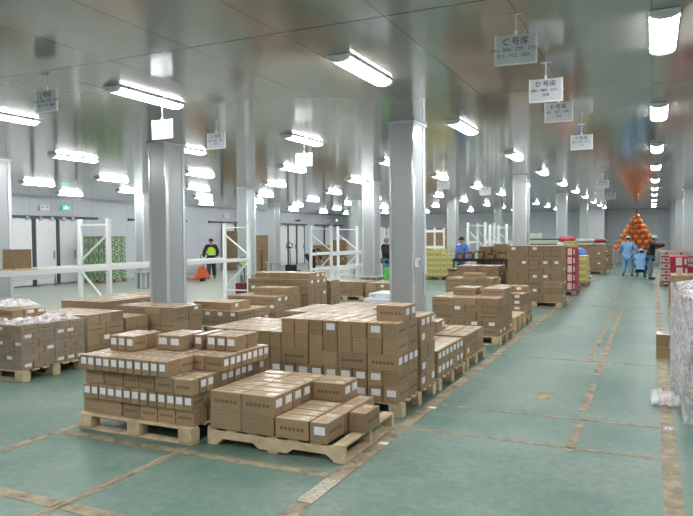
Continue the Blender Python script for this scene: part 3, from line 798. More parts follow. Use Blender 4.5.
#PART2
# ------------------------------------------------------------------ ceiling-hung signs
def text_mesh(s, size, name, m, align='CENTER'):
    cu = bpy.data.curves.new(name, 'FONT'); cu.body = s; cu.size = size; cu.align_x = align; cu.align_y = 'CENTER'; cu.extrude = .0006
    t = link(bpy.data.objects.new(name, cu)); dg = bpy.context.evaluated_depsgraph_get(); dg.update()
    me = bpy.data.meshes.new_from_object(t.evaluated_get(dg)); bpy.data.objects.remove(t); bpy.data.curves.remove(cu)
    me.materials.clear(); me.materials.append(m); return me
def hung_sign(x, y, head, lines, label, rz=0, drop=.155):
    r = empty('hanging_sign', (x, y, HC), rz); tag(r, label, 'sign', 'signs hung from the ceiling')
    b = MB(); b.box(-.148,.148,-.004,.004,-drop-.21,-drop); b.build('sheet', M['sign'], r)
    f = MB(); f.box(-.152,-.138,-.006,.006,-drop-.213,-drop+.003); f.box(.138,.152,-.006,.006,-drop-.213,-drop+.003)
    f.box(-.152,.152,-.006,.006,-drop-.216,-drop-.205); f.build('frame', M['white'], r)
    c = MB(); c.box(-.012,.012,-.008,.008,-drop-.006,-drop+.03); c.build('clip', M['white'], r)
    h = MB(); h.tube([(0,0,-drop+.03),(0,0,-.004)], .003, 6); h.box(-.05,.05,-.008,.008,-.008,-.002); h.build('hanger', M['white'], r)
    me = text_mesh(head, .062, 'lettering', M['ink']); o = link(bpy.data.objects.new('lettering', me)); o.parent = r
    o.location = (0,-.0055,-drop-.05); o.rotation_euler = (PI/2,0,0)
    for i, tline in enumerate(lines):
        me = text_mesh(tline, .034, 'lettering', M['ink']); o = link(bpy.data.objects.new('lettering', me)); o.parent = r
        o.location = (0,-.0055,-drop-.105-i*.045); o.rotation_euler = (PI/2,0,0)
hung_sign(-.91, 4.88, 'C 号库', ['A01、B04、C07、D10、','E11、F12、G07、'], 'grey hung sign headed C, nearest and largest near the aisle', .08)
hung_sign(-.91, 6.36, 'D 号库', ['A01、B04、C07、','D10'], 'bright white hung sign, second from the camera near the aisle', .1)
hung_sign(-.94, 7.54, 'E 号库', ['A01、B07、C08、','D09'], 'grey hung sign, third from the camera near the aisle', .0)
hung_sign(-.94, 10.11, 'F 号库', ['A01、B04、C07、','D10'], 'white hung sign, fourth from the camera near the aisle', .05)
hung_sign(-1.2, 18.7, 'G 号库', ['A01、B04、C07'], 'white hung sign before the far wall, above the aisle', .05)
hung_sign(-1.3, 24.5, 'H 号库', ['A01、B04、C07'], 'farthest small hung sign above the aisle', .05)
hung_sign(-5.4, 4.6, 'J 号库', ['A01、B04、C07、D10','E11、F12、G07'], 'grey hung sign at the upper left of the view', -.02)
hung_sign(-5.1, 5.93, 'K 号库', ['A01、B04、C07、'], 'glaring white hung sign just above the nearest left column', .0, .26)
hung_sign(-5.34, 7.28, 'L 号库', ['A01、B04、C07、','D10'], 'grey hung sign right of the nearest left column top', -.03, .2)
hung_sign(-5.1, 9.3, 'M 号库', ['A01、B04、C07、'], 'white hung sign left of the nearest central column', .0, .26)
hung_sign(-4.6, 15.4, 'N 号库', ['A01、B04、C07、'], 'white hung sign right of the nearest central column', .0, .26)
hung_sign(-4.1, 17.6, 'P 号库', ['A01、B04、C07、'], 'small hung sign beside the far middle column', .0, .3)

# ------------------------------------------------------------------ exit signs and white boxes beside them
def exit_sign(y, label):
    r = empty('exit_sign', (XL+.35, y, 2.98)); tag(r, label, 'exit sign', 'green exit signs')
    MB().box(-.02,.02,-.19,.19,-.085,.085).build('case', M['darksteel'], r, bevel=.004)
    MB().box(.02,.024,-.175,.175,-.072,.072).build('green_panel', M['exit'], r)
    a = MB()
    a.box(.024,.027,-.03,.03,-.012,.045); a.box(.024,.027,.0,.09,-.01,.012); a.bar((.026,-.02,-.01),(.026,-.07,-.055),.02,.003); a.bar((.026,.02,-.01),(.026,.06,-.05),.02,.003)
    a.bar((.026,-.03,.02),(.026,-.08,.0),.016,.003); a.ball((.025,.03,.058),.004,.014,.014)
    a.build('running_figure', M['exitw'], r)
    h = MB(); h.tube([(0,0,.085),(0,0,HC-2.98-.002)], .006, 6); h.build('hanger', M['greysteel'], r)
    q = empty('emergency_lamp', (XL+.06, y-.75, 2.96)); tag(q, 'white emergency lamp box beside the ' + label, 'emergency lamp', 'emergency lamps')
    MB().box(-.055,.05,-.22,.22,-.11,.1).build('case', M['white'], q, bevel=.01)
    for s in (-1, 1):
        l = MB(); l.cyl((.05,s*.1,.03), .045, .04, 12, 'X'); l.build('spotlight', M['galv'], q)
exit_sign(18.5, 'green exit sign over the leftmost doors')
exit_sign(30.3, 'green exit sign over the open middle doors')
exit_sign(42.7, 'green exit sign over the farthest doors')
cc = empty('security_camera', (XL+.3, 37.2, 2.85)); tag(cc, 'small dark camera on the left wall above the far doors', 'security camera')
MB().box(-.2,.12,-.06,.06,-.05,.05).build('body', M['darksteel'], cc, bevel=.01); MB().box(-.3,-.15,-.02,.02,-.02,.02).build('bracket', M['greysteel'], cc)

# bumper rails along the left wall
def bumper(y0, y1, label):
    r = empty('bumper_rail', (XL+.75, (y0+y1)/2, 0)); tag(r, label, 'guard rail', 'guard rails before the left wall'); h = (y1-y0)/2
    b = MB(); b.tube([(0,-h,0),(0,-h,.62),(0,-h+.06,.68),(0,h-.06,.68),(0,h,.62),(0,h,0)], .035, 10); b.build('hoop', M['greysteel'], r, smooth=True)
    MB().box(-.03,.03,-h+.04,h-.04,.28,.46).build('kick_plate', M['galv'], r)
    for s in (-1, 1): MB().cyl((0,s*h,0), .07, .012, 12).build('foot', M['greysteel'], r)
bumper(15.3, 17.6, 'low grey tubular guard rail before the leftmost doors'); bumper(24.9, 27.6, 'low grey tubular guard rail behind the walking worker')

# ------------------------------------------------------------------ pallet racking
def rack(y_list, label, x0=-10.85, x1=-10.05, zt=2.16, beams=(1.16,), lower=None, flip=()):
    r = empty('pallet_rack', ((x0+x1)/2, y_list[0], 0)); tag(r, label, 'racking', 'white pallet racking'); cx = (x0+x1)/2; hw = (x1-x0)/2
    for y in y_list:
        yy = y-y_list[0]
        for s in (-1, 1):
            u = MB(); u.box(s*hw-.045,s*hw+.045,yy-.04,yy+.04,.006,zt); u.build('upright', M['white'], r, bevel=.006)
            f = MB(); f.box(s*hw-.08,s*hw+.08,yy-.07,yy+.07,0,.008); f.build('foot_plate', M['greysteel'], r)
        fl = -1 if y in flip else 1
        for (a, b) in (((-hw,.3),(hw,.3)),((-hw,zt-.12),(hw,zt-.12)),((-hw,zt-.3),(hw,1.28)),((hw,1.1),(-hw,.36))):
            MB().bar((a[0]*fl,yy,a[1]),(b[0]*fl,yy,b[1]),.045,.03).build('brace', M['white'], r)
    for i in range(len(y_list)-1):
        a, b = y_list[i]-y_list[0], y_list[i+1]-y_list[0]
        for s in (-1, 1):
            for z in beams:
                MB().box(s*(hw+.02)-.025,s*(hw+.02)+.025,a+.042,b-.042,z-.048,z+.048).build('beam', M['white'], r, bevel=.004)
            if lower: MB().box(s*(hw+.02)-.02,s*(hw+.02)+.02,a+.042,b-.042,lower-.04,lower+.04).build('beam', M['white'], r)
    return r
rack([7.45, 10.0, 12.35, 15.1], 'long white pallet rack at left, a carton standing on its beam', flip=(7.45,10.0))
rack([20.2, 22.4, 24.8], 'white pallet rack beyond the high middle pile', lower=.62)
rack([27.6, 29.0, 30.4], 'white rack frames left of the second column row', -11.6, -10.8)
rack([26.0, 27.6], 'white rack behind the messy table, left section', -6.75, -6.05, 2.3, (1.5,), .7)
rack([25.5, 27.1], 'white rack behind the messy table, right section', -5.75, -5.1, 2.2, (1.5,), .7)
# small rack behind the yellow cartons, seen face on
r = empty('pallet_rack', (-9.6, 29.5, 0)); tag(r, 'white slotted rack rising behind the yellow cartons', 'racking', 'white pallet racking')
for x in (-1.0,-.55,-.1,.35,.8):
    MB().box(x-.035,x+.035,-.04,.04,0,2.15).build('upright', M['white'], r)
for z in (1.25,2.0): MB().box(-1.0,.8,-.075,-.042,z-.06,z+.06).build('beam', M['white'], r)
# carton on the rack beam (on a bearer plank)
pk = MB().box(-10.9,-10.0,7.8,8.25,1.21,1.235).build('shelf_board', M['wood']); tag(pk, 'plank laid across the left rack beams', 'board')
o = link(bpy.data.objects.new('cardboard_carton', carton_mesh('brown', .34, .32, .34, True))); o.location = (-10.25, 8.03, 1.236); o.rotation_euler = (0,0,PI/2)
tag(o, 'brown carton standing alone on the left rack beam', 'carton')

# ------------------------------------------------------------------ people
def skin_mesh(verts, edges, radii, sub=2):
    me = bpy.data.meshes.new('tmp'); me.from_pydata(verts, edges, []); ob = link(bpy.data.objects.new('tmp', me))
    ob.modifiers.new('s', 'SKIN'); sm = ob.modifiers.new('u', 'SUBSURF'); sm.levels = sub; sm.render_levels = sub
    sk = me.skin_vertices[0].data
    for i, r in enumerate(radii):
        rr = r if isinstance(r, tuple) else (r, r); sk[i].radius = rr; sk[i].use_root = (i == 0)
    dg = bpy.context.evaluated_depsgraph_get(); dg.update()
    out = bpy.data.meshes.new_from_object(ob.evaluated_get(dg)); bpy.data.objects.remove(ob)
    for p in out.polygons: p.use_smooth = True
    return out
def chainset(chains):
    V, E_, R = [], [], []; idx = {}
    for ch in chains:
        prev = None
        for (p, r) in ch:
            k = tuple(round(c, 4) for c in p)
            if k not in idx: idx[k] = len(V); V.append(p); R.append(r)
            if prev is not None and prev != idx[k]: E_.append((prev, idx[k]))
            prev = idx[k]
    return V, E_, R
def lerp(a, b, t): return tuple(a[i]+(b[i]-a[i])*t for i in range(3))
def person(label, loc, rz, J, top, legs_m, cap=None, vest=None, longcoat=False, scale=1.0):
    """J: joints in metres, facing -Y"""
    r = empty('person', loc, rz); r.scale = (scale,)*3; tag(r, label, 'person')
    pel, chest, neck, head = J['pelvis'], J['chest'], J['neck'], J['head']
    def arm(s): return [(chest,(.13,.1)), (J['sh'+s],.055), (J['el'+s],.042), (J['wr'+s],.028)]
    def leg(s): return [(pel,(.14,.11)), (J['hip'+s],.085), (J['kn'+s],.058), (J['an'+s],.038)]
    body = [[(pel,(.14,.11)), (lerp(pel,chest,.5),(.12,.095)), (chest,(.13,.1)), (neck,.05), (lerp(neck,head,.6),.05)]]
    for s in 'LR':
        body.append(arm(s)); body.append(leg(s))
        w = Vector(J['wr'+s]); d = (w-Vector(J['el'+s])).normalized(); side = d.cross(Vector((0,1,0.2))).normalized()
        palm = w+d*.07; body.append([(J['wr'+s],.028), (tuple(palm),(.034,.018))])
        for k, ln in enumerate((.07,.08,.075,.06)):
            a = palm+d*.03+side*(k-1.5)*.02; bnd = d.lerp(side.cross(d), .35).normalized()
            body.append([(tuple(palm),(.034,.018)), (tuple(a),.009), (tuple(a+d*ln*.5),.0085), (tuple(a+d*ln*.5+bnd*ln*.5),.007)])
        th = w+d*.03; body.append([(J['wr'+s],.028), (tuple(th+side*.035),.011), (tuple(th+side*.055+d*.03),.009)])
        f = Vector(J['an'+s]); t = Vector(J['toe'+s]); body.append([(J['an'+s],.038), (tuple(t),(.04,.025))])
    V, E_, R = chainset(body); bm_me = skin_mesh(V, E_, R)
    b = bmesh.new(); b.from_mesh(bm_me)
    o = link(bpy.data.objects.new('body', None)) if False else None
    hb = MB(); hb.bm.free(); hb.bm = b; hb.mats = [M['skin']]; hb.cur = 0
    H = Vector(head); fw = Vector(J.get('face', (0,-1,0))).normalized(); rt = fw.cross(Vector((0,0,1))).normalized()
    hb.ball(H, .078, .092, .115, 16, 12); hb.ball(H+fw*.09-Vector((0,0,.01)), .014, .02, .022, 8, 6)
    for s in (-1, 1): hb.ball(H+rt*s*.078, .012, .02, .03, 8, 6)
    hb.mat(M['hair'])
    for s in (-1, 1): hb.ball(H+fw*.082+rt*s*.032+Vector((0,0,.012)), .01, .008, .006, 8, 6)
    hb.mat(M['jackred']); hb.ball(H+fw*.086-Vector((0,0,.05)), .022, .008, .006, 8, 6)
    me = hb.mesh('body', smooth=True); bo = link(bpy.data.objects.new('body', me)); bo.parent = r
    # hair
    h = MB(); h.ball(H+Vector((0,0,.025))-fw*.015, .087, .1, .105, 16, 10); h.build('hair', M['hair'], r, smooth=True)
    # garments
    hem = lerp(pel, chest, -.25) if not longcoat else lerp(pel, chest, -.7)
    ch = [[(pel,(.195,.165)), (lerp(pel,chest,.5),(.19,.155)), (chest,(.2,.155)), (lerp(chest,neck,.75),(.09,.085))], [(pel,(.195,.165)), (hem,(.2,.17))]]
    for s in 'LR': ch.append([(chest,(.2,.155)), (J['sh'+s],.098), (J['el'+s],.08), (lerp(J['el'+s],J['wr'+s],.92),.062)])
    me = skin_mesh(*chainset(ch)); me.materials.append(top); j = link(bpy.data.objects.new('jacket', me)); j.parent = r
    if vest:
        v2 = [[(lerp(pel,chest,.0),(.215,.185)), (lerp(pel,chest,.5),(.21,.175)), (chest,(.235,.195)), (lerp(chest,neck,.6),(.15,.13))]]
        me = skin_mesh(*chainset(v2)); me.materials.append(vest); vo = link(bpy.data.objects.new('safety_vest', me)); vo.parent = r
        c = lerp(pel, chest, .35); sb = MB(); sb.tube([(c[0]+.225*math.cos(a), c[1]+.19*math.sin(a), c[2]) for a in [2*PI*k/20 for k in range(20)]], .018, 6, True)
        sb.build('reflective_band', M['silver'], vo, smooth=True)
    lg = []
    for s in 'LR': lg.append([(pel,(.17,.15)), (J['hip'+s],.125), (J['kn'+s],.1), (lerp(J['kn'+s],J['an'+s],.95),.085)])
    me = skin_mesh(*chainset(lg)); me.materials.append(legs_m); t = link(bpy.data.objects.new('trousers', me)); t.parent = r
    for s in 'LR':
        a = Vector(J['an'+s]); to = Vector(J['toe'+s]); sh = MB(); d = (to-a); d.z = 0; d.normalize()
        sh.tube([tuple(a-d*.05-Vector((0,0,.03))), tuple(a+Vector((0,0,-.03))), tuple(a+d*.1-Vector((0,0,.045))), tuple(to+d*.05+Vector((0,0,-.0)))], [.035,.048,.042,.028], 10)
        sh.build('shoe', M['shoe'], r, smooth=True)
    if cap:
        c = MB(); c.ball(H+Vector((0,0,.05))-fw*.005, .098, .108, .085, 16, 8)
        bc = H+fw*.12+Vector((0,0,.04)); c.ball(bc, .06, .06, .012, 12, 6); c.build('cap', cap, r, smooth=True)
    return r
def stand(**k):
    J = dict(pelvis=(0,0,.93), chest=(0,0,1.3), neck=(0,0,1.47), head=(0,-.02,1.6),
             shL=(.19,0,1.4), elL=(.25,.02,1.12), wrL=(.26,-.08,.88), shR=(-.19,0,1.4), elR=(-.25,.02,1.12), wrR=(-.26,-.08,.88),
             hipL=(.09,0,.86), knL=(.1,-.02,.48), anL=(.11,.02,.085), toeL=(.12,-.13,.035), hipR=(-.09,0,.86), knR=(-.1,-.02,.48), anR=(-.11,.02,.085), toeR=(-.12,-.13,.035))
    J.update(k); return J
person('standing worker in light blue overalls and cap with arms held out', (-.93,30.2,0), PI*.95,
       stand(elL=(.3,-.05,1.16), wrL=(.33,-.25,1.02), elR=(-.32,.02,1.16), wrR=(-.4,-.12,.98), anL=(.17,.02,.085), toeL=(.2,-.13,.035), knL=(.14,-.02,.48), anR=(-.17,.02,.085), toeR=(-.2,-.13,.035), knR=(-.14,-.02,.48), head=(0,-.05,1.59)),
       M['blue'], M['blue'], M['bluecap'], longcoat=True)
person('crouching worker in light blue jacket and cap between two others', (-.42,29.6,0), PI*.97,
       dict(pelvis=(0,.1,.42), chest=(0,-.1,.78), neck=(0,-.17,.94), head=(0,-.22,1.06), shL=(.19,-.12,.87), elL=(.3,-.3,.72), wrL=(.28,-.5,.85), shR=(-.19,-.12,.87), elR=(-.28,-.35,.65), wrR=(-.15,-.52,.6),
            hipL=(.09,.06,.38), knL=(.16,-.33,.5), anL=(.14,-.1,.09), toeL=(.16,-.24,.035), hipR=(-.09,.06,.38), knR=(-.16,-.33,.46), anR=(-.14,-.1,.09), toeR=(-.16,-.24,.035)),
       M['blue'], M['navy'], M['bluecap'], longcoat=False)
person('worker in black jacket, jeans and blue cap reaching out with both arms', (-.06,28.4,0), PI*.5,
       stand(chest=(0,-.06,1.3), neck=(0,-.1,1.46), head=(0,-.16,1.59), shL=(.18,-.08,1.4), elL=(.2,-.34,1.34), wrL=(.12,-.56,1.36), shR=(-.18,-.08,1.4), elR=(-.24,-.3,1.3), wrR=(-.18,-.54,1.36)),
       M['dark'], M['jeans'], M['bluecap'])
person('walking man in lime reflective vest over dark clothes near the left wall', (-17.15,22.9,0), .6,
       stand(elL=(.28,.02,1.14), wrL=(.22,-.14,.95), elR=(-.3,-.02,1.15), wrR=(-.3,-.15,.92), knL=(.1,.0,.48), anL=(.12,.22,.1), toeL=(.13,.1,.035), knR=(-.1,-.15,.5), anR=(-.12,-.18,.085), toeR=(-.13,-.33,.035)),
       M['dark'], M['navy'], M['hair'], vest=M['hivis'])
person('person in dark jacket and blue jeans behind the central racks', (-9.2,23.2,0), 1.4,
       stand(elL=(.22,-.15,1.15), wrL=(.15,-.38,1.1), elR=(-.22,-.15,1.15), wrR=(-.15,-.38,1.1)), M['dark'], M['jeans'], M['greytote'])
person('bending worker in lime vest beside the parked hand truck', (-15.3,28.6,0), 1.2,
       dict(pelvis=(0,.1,.85), chest=(0,-.22,1.05), neck=(0,-.36,1.1), head=(0,-.48,1.08), shL=(.19,-.28,1.1), elL=(.24,-.34,.82), wrL=(.18,-.5,.62), shR=(-.19,-.28,1.1), elR=(-.24,-.34,.82), wrR=(-.18,-.5,.62), face=(0,-.8,-.6),
            hipL=(.1,.08,.8), knL=(.12,-.05,.45), anL=(.12,.05,.085), toeL=(.13,-.1,.035), hipR=(-.1,.08,.8), knR=(-.12,-.05,.45), anR=(-.12,.05,.085), toeR=(-.13,-.1,.035)),
       M['dark'], M['navy'], M['hair'], vest=M['hivis'])
person('worker in dark blue bending over the messy table', (-4.75,22.0,0), .2,
       dict(pelvis=(0,.15,.95), chest=(0,-.15,1.25), neck=(0,-.28,1.36), head=(0,-.38,1.42), shL=(.19,-.2,1.32), elL=(.25,-.32,1.1), wrL=(.2,-.45,1.2), shR=(-.19,-.2,1.32), elR=(-.25,-.32,1.1), wrR=(-.2,-.45,1.2), face=(0,-.9,-.4),
            hipL=(.1,.12,.88), knL=(.1,.08,.48), anL=(.11,.1,.085), toeL=(.12,-.05,.035), hipR=(-.1,.12,.88), knR=(-.1,.08,.48), anR=(-.11,.1,.085), toeR=(-.12,-.05,.035)),
       M['navy'], M['navy'], M['bluecap'])
person('worker in bright blue jacket standing left of the messy table', (-6.3,23.4,0), -.4, stand(), M['bluebag'], M['navy'], M['hair'])

# ------------------------------------------------------------------ hand pallet trucks
def hand_truck(label, loc, rz, paint, tall=1.15, hood=False, ring=False, handle=True):
    r = empty('hand_truck', loc, rz); tag(r, label, 'pallet truck')
    for s in (-1, 1):
        f = MB(); f.prism([(0,.07),(1.05,.05),(1.12,.07),(1.05,.11),(0,.13)], s*.2-.07, s*.2+.07, 'YZ'); f.build('fork', paint, r, bevel=.006)
        MB().cyl((s*.2-.03,.98,.035), .035, .06, 12, 'X').build('roller', M['black'], r)
    if hood:
        f = MB(); f.prism([(-.36,.12),(.36,.12),(.07,.62),(-.07,.62)], -.22, .0, 'XZ'); f.build('hood', paint, r, bevel=.01)
    else:
        MB().box(-.27,.27,-.2,.02,.1,.42).build('pump_body', paint, r, bevel=.02)
    w = MB(); w.cyl((-.08,-.14,.1), .1, .16, 16, 'X'); w.build('steer_wheel', M['black'], r)
    if handle:
        h = MB(); h.tube([(0,-.16,.3),(0,-.3,tall*.75)], .02, 8); h.build('shaft', M['darksteel'], r)
        g = MB()
        cpt = Vector((0,-.36,tall*.88))
        g.tube([tuple(cpt+Vector((.16*math.cos(a), -.03*math.sin(a), .13*math.sin(a)))) for a in [2*PI*k/20 for k in range(20)]], .018, 8, True)
        g.build('handle_loop', M['black'], r, smooth=True)
        MB().box(-.05,.05,cpt.y-.02,cpt.y+.02,cpt.z-.14,cpt.z-.05).build('lever', M['hivis'] if not ring else M['black'], r)
    return r
hand_truck('orange hand pallet truck pulled by the man in the lime vest', (-16.6,21.45,0), PI*.35, M['jackorange'], hood=True)
hand_truck('dark red hand truck with black loop handle before the third column', (-10.95,16.25,0), .5, M['jackred'], 1.2)
st = hand_truck('tall black hand truck with ring handle by the third column', (-15.9,27.6,0), .3, M['dark'], 1.55, ring=True)

# ------------------------------------------------------------------ piled orange fruit nets on a crate base
bx = empty('display_stand', (-.8,40.3,0)); tag(bx, 'pale trestle stand under the orange pile at the end of the aisle', 'stand')
MB().box(-1.25,1.25,-.5,.6,.86,.92).build('top_board', M['wood'], bx)
for x in (-1.15,-.4,.4,1.15):
    for y in (-.4,.5): MB().box(x-.04,x+.04,y-.04,y+.04,0,.86).build('leg', M['greysteel'], bx)
rr = .165
me = MB().ball((0,0,0), rr, rr, rr*.92, 18, 12).mesh('orange_ball', smooth=True)
bmx = bmesh.new(); bmx.from_mesh(me)
for v in bmx.verts:
    a = math.atan2(v.co.y, v.co.x); k = 1+.03*math.cos(8*a)*math.sin(math.acos(max(-1,min(1,v.co.z/(rr*.92))))); v.co.x *= k; v.co.y *= k
bmx.to_mesh(me); bmx.free(); me.materials.append(M['orange'])
rows = 7
for k in range(rows):
    n = rows-k
    for d in range(2 if k < rows-1 else 1):
        for i in range(n-d):
            o = link(bpy.data.objects.new('orange_ball', me)); o.location = (-.8+(i-(n-1-d)/2)*.345, 40.05+d*.3+k*.01, .921+.158+k*.289)
            o.rotation_euler = (random.uniform(-.2,.2), random.uniform(-.2,.2), random.random()*3)
            tag(o, 'orange ball in row %s from the bottom, %s from left, %s of the pyramid pile' % (ORD[k+1], ORD[i+1], 'front' if d == 0 else 'back'), 'orange ball', 'orange balls piled in a pyramid')
MB_ = MB(); MB_.tube([(0,0,0),(0,0,.12),(.06,0,.17),(-.05,.02,.2)], [.05,.03,.02,.01], 8)
o = MB_.build('pile_topper', M['dark'], None, smooth=True); o.location = (-.8,40.11,.92+.158+6*.289+.155); tag(o, 'small dark knob on top of the orange pyramid', 'ornament')

# ------------------------------------------------------------------ sacks, bundles
def sack_mesh(name, a, b, c, m, seed):
    rnd = random.Random(seed); bm = bmesh.new(); bmesh.ops.create_cube(bm, size=1)
    bmesh.ops.subdivide_edges(bm, edges=bm.edges, cuts=4, use_grid_fill=True)
    for v in bm.verts:
        p = v.co*2; q = Vector((p.x*math.sqrt(max(0,1-p.y*p.y*.25-p.z*p.z*.3)), p.y*math.sqrt(max(0,1-p.x*p.x*.25-p.z*p.z*.3)), p.z*math.sqrt(max(0,1-p.x*p.x*.42-p.y*p.y*.42))))
        v.co = Vector((q.x*a, q.y*b, q.z*c))+Vector((rnd.uniform(-1,1),rnd.uniform(-1,1),rnd.uniform(-1,1)))*.008
    me = bpy.data.meshes.new(name); bm.to_mesh(me); bm.free(); me.materials.append(m)
    for p in me.polygons: p.use_smooth = True
    return me
bagA = sack_mesh('woven_sack', .27,.19,.085, M['bag'], 1); bagR = sack_mesh('woven_sack', .27,.19,.085, M['redbag'], 2)
def sack(me, x, y, z, rz, label, grp):
    o = link(bpy.data.objects.new('woven_sack', me)); o.location = (x,y,z); o.rotation_euler = (0,0,rz); tag(o, label, 'sack', grp)
for k in range(2):
    for i in range(3):
        for j in range(2):
            sack(bagR if (i+j+k) % 4 == 3 else bagA, -3.1+i*.46+k*.05, 31.6+j*.5, 1.25+.095+k*.165, random.uniform(-.2,.2), '%s sack on the brown load, %s layer, %s from left, %s row' % ('red printed' if (i+j+k)%4 == 3 else 'white woven', ['lower','upper'][k], ORD[i+1], ['front','back'][j]), 'sacks on the far brown load')
for q, (x, y, z, rz, mm, t) in enumerate(((-2.55,26.5,.09,.3,bagR,'red printed sack lowest in the floor heap by the yellow stack'),(-2.5,27.1,.09,1.2,bagA,'white woven sack lying behind in the floor heap'),(-2.6,26.7,.255,.1,bagR,'red printed sack second up in the floor heap'),(-2.62,26.75,.42,.5,bagR,'red printed sack third up in the floor heap'),(-2.45,27.8,.09,.2,bagA,'white woven sack at the far foot of the heap'),(-2.5,27.75,.255,.9,bagA,'white woven sack second up behind the heap'),(-2.6,26.8,.585,.2,bagR,'red printed sack on top of the floor heap'),(-2.5,27.8,.42,.1,bagA,'white woven sack on top behind the heap'))):
    sack(mm, x, y, z, rz, t, 'sacks heaped on the floor')
bb = sack_mesh('plastic_bundle', .34,.3,.3, M['bluebag'], 5); o = link(bpy.data.objects.new('plastic_bundle', bb)); o.location = (-2.5,25.25,1.0); tag(o, 'blue plastic bundle behind the yellow aisle stack', 'bundle')
simple = MB(); simple.box(-2.85,-2.15,24.9,25.6,0,.7); o = simple.build('grey_tote', M['greytote'], None, bevel=.02); tag(o, 'grey tote box carrying the blue plastic bundle', 'tote')

# red and white bags on top of the load behind the red stack
ph = [(-2.53,21.95)]
pallet('pallet under the dark load topped with red bags', -3.2,-2.1,21.7,22.6,'block',.15,'wood2')
o = MB().box(-2.85,-2.2,21.75,22.5,.152,1.38).build('crate', M['wood2'], None, bevel=.01); tag(o, 'tall wooden crate behind the red aisle stack', 'crate')
for k in range(2):
    for i, (x, y) in enumerate(ph):
        pass
        sack(bagR if k % 2 else bagA, x+k*.03, y+.2, 1.38+.087+k*.165, .1*i, '%s bag on the tall crate, %s of the two' % ('red' if k % 2 else 'pale', ORD[k+1]), 'bags on the tall crate')

# ------------------------------------------------------------------ white trays with dark lids behind the tall stack
pallet('pallet under the white trays with dark edges', -4.3,-3.0,25.0,26.05,'block',.15,'wood2')
n = 0
for k in range(8):
    z = .152+k*.185
    for i in range(3):
        r = empty('plastic_tray', (-4.07+i*.43, 25.55, z)); tag(r, 'pale green tray with dark rim, %s layer up, %s from left, behind the tall stack' % (ORD[k+1], ORD[i+1]), 'tray', 'stacked pale trays')
        MB().box(-.21,.21,-.5,.5,0,.15).build('tub', M['yellowband'] if False else M['trayg'], r); MB().box(-.213,.213,-.503,.503,.152,.183).build('rim', M['dark'], r)
r = link(bpy.data.objects.new('tray_top_box', MB().box(-.2,.2,-.2,.2,0,.2).mesh('tray_top_box', .01))); r.data.materials.append(M['trayg']); r.location = (-4.0,25.5,.152+8*.185+.001); tag(r, 'small pale green box on top of the trays', 'box')

# ------------------------------------------------------------------ messy packing table
tb = empty('packing_table', (-4.8,20.0,0)); tag(tb, 'long dark packing table crowded with open cartons and bags', 'table')
MB().box(-.78,.78,-.4,.4,.98,1.05).build('table_top', M['dark'], tb)
MB().box(-.72,.72,-.33,.33,.42,.45).build('lower_shelf', M['darksteel'], tb)
for x in (-.74,0,.74):
    for y in (-.36,.36): MB().box(x-.03,x+.03,y-.03,y+.03,0,.98).build('leg', M['darksteel'], tb)
def open_carton(x, y, z, w, d, h, label, rz=0, fill_=None):
    r = empty('open_carton', (x,y,z), rz); tag(r, label, 'open carton', 'open cartons by the packing table'); t = .012
    b = MB(); b.box(-w,w,-d,d,0,t); b.box(-w,-w+t,-d,d,0,h); b.box(w-t,w,-d,d,0,h); b.box(-w,w,-d,-d+t,0,h); b.box(-w,w,d-t,d,0,h); b.build('box', M['end'], r)
    for (p, q, ax) in (((-w,-d,h),(w,-d,h),(0,-1)),((-w,d,h),(w,d,h),(0,1)),((-w,-d,h),(-w,d,h),(-1,0)),((w,-d,h),(w,d,h),(1,0))):
        L_ = d*.8; o2 = (ax[0]*L_*.7, ax[1]*L_*.7, L_*.6); f = MB(); vs = [f.bm.verts.new(c) for c in (p, q, (q[0]+o2[0],q[1]+o2[1],q[2]+o2[2]), (p[0]+o2[0],p[1]+o2[1],p[2]+o2[2]))]
        f.bm.faces.new(vs); bmesh.ops.solidify(f.bm, geom=list(f.bm.faces), thickness=.006); f.build('flap', M['end'], r)
    if fill_: c = MB(); c.ball((0,0,h*.9), w*.8, d*.8, h*.25, 10, 6); c.build('bag_inside', fill_, r, smooth=True)
oc = [(-5.42,.0,'left end'),(-5.1,.02,'second from left'),(-4.77,-.03,'in the middle'),(-4.45,.03,'second from right'),(-4.14,.0,'right end')]
for i, (x, dy, t) in enumerate(oc):
    open_carton(x, 20.0+dy, 1.052, .085, .13, .13+.03*(i % 3), 'open brown carton on the packing table, %s' % t, .0, [M['bag'], M['bag'], M['yellowband'], None, M['redbag']][i])
for i, (x, y) in enumerate(((-5.3,18.9),(-4.85,18.8),(-4.4,18.9),(-3.95,19.0))):
    open_carton(x, y, .001, .15, .14, .72+.06*(i % 2), 'open brown carton on the floor before the packing table, %s from left' % ORD[i+1], .0, [M['bag'], None, M['bag'], M['bluebag']][i])
for i, (x, z, h2) in enumerate(((-4.9,.962,.0),(-4.1,.962,0))):
    pass
o = MB().box(-4.5,-4.1,20.6,21.0,0,1.5).build('tall_carton', M['end'], None, bevel=.01); tag(o, 'tall brown carton standing behind the right table end', 'carton')
o = MB().box(-5.0,-4.62,20.6,21.0,0,1.42).build('tall_carton', M['end'], None, bevel=.01); tag(o, 'tall brown carton standing behind the table middle', 'carton')
# green crates by the rack person
for k in range(3):
    b = MB(); b.box(-.22,.22,-.16,.16,0,.2); o = b.build('green_crate', M['greenbag'], None, bevel=.01); o.location = (-8.7,22.4,.001+k*.202); tag(o, 'lime green crate before the dark clothed person, %s of three' % ['lowest','middle','topmost'][k], 'crate', 'stacked lime green crates')

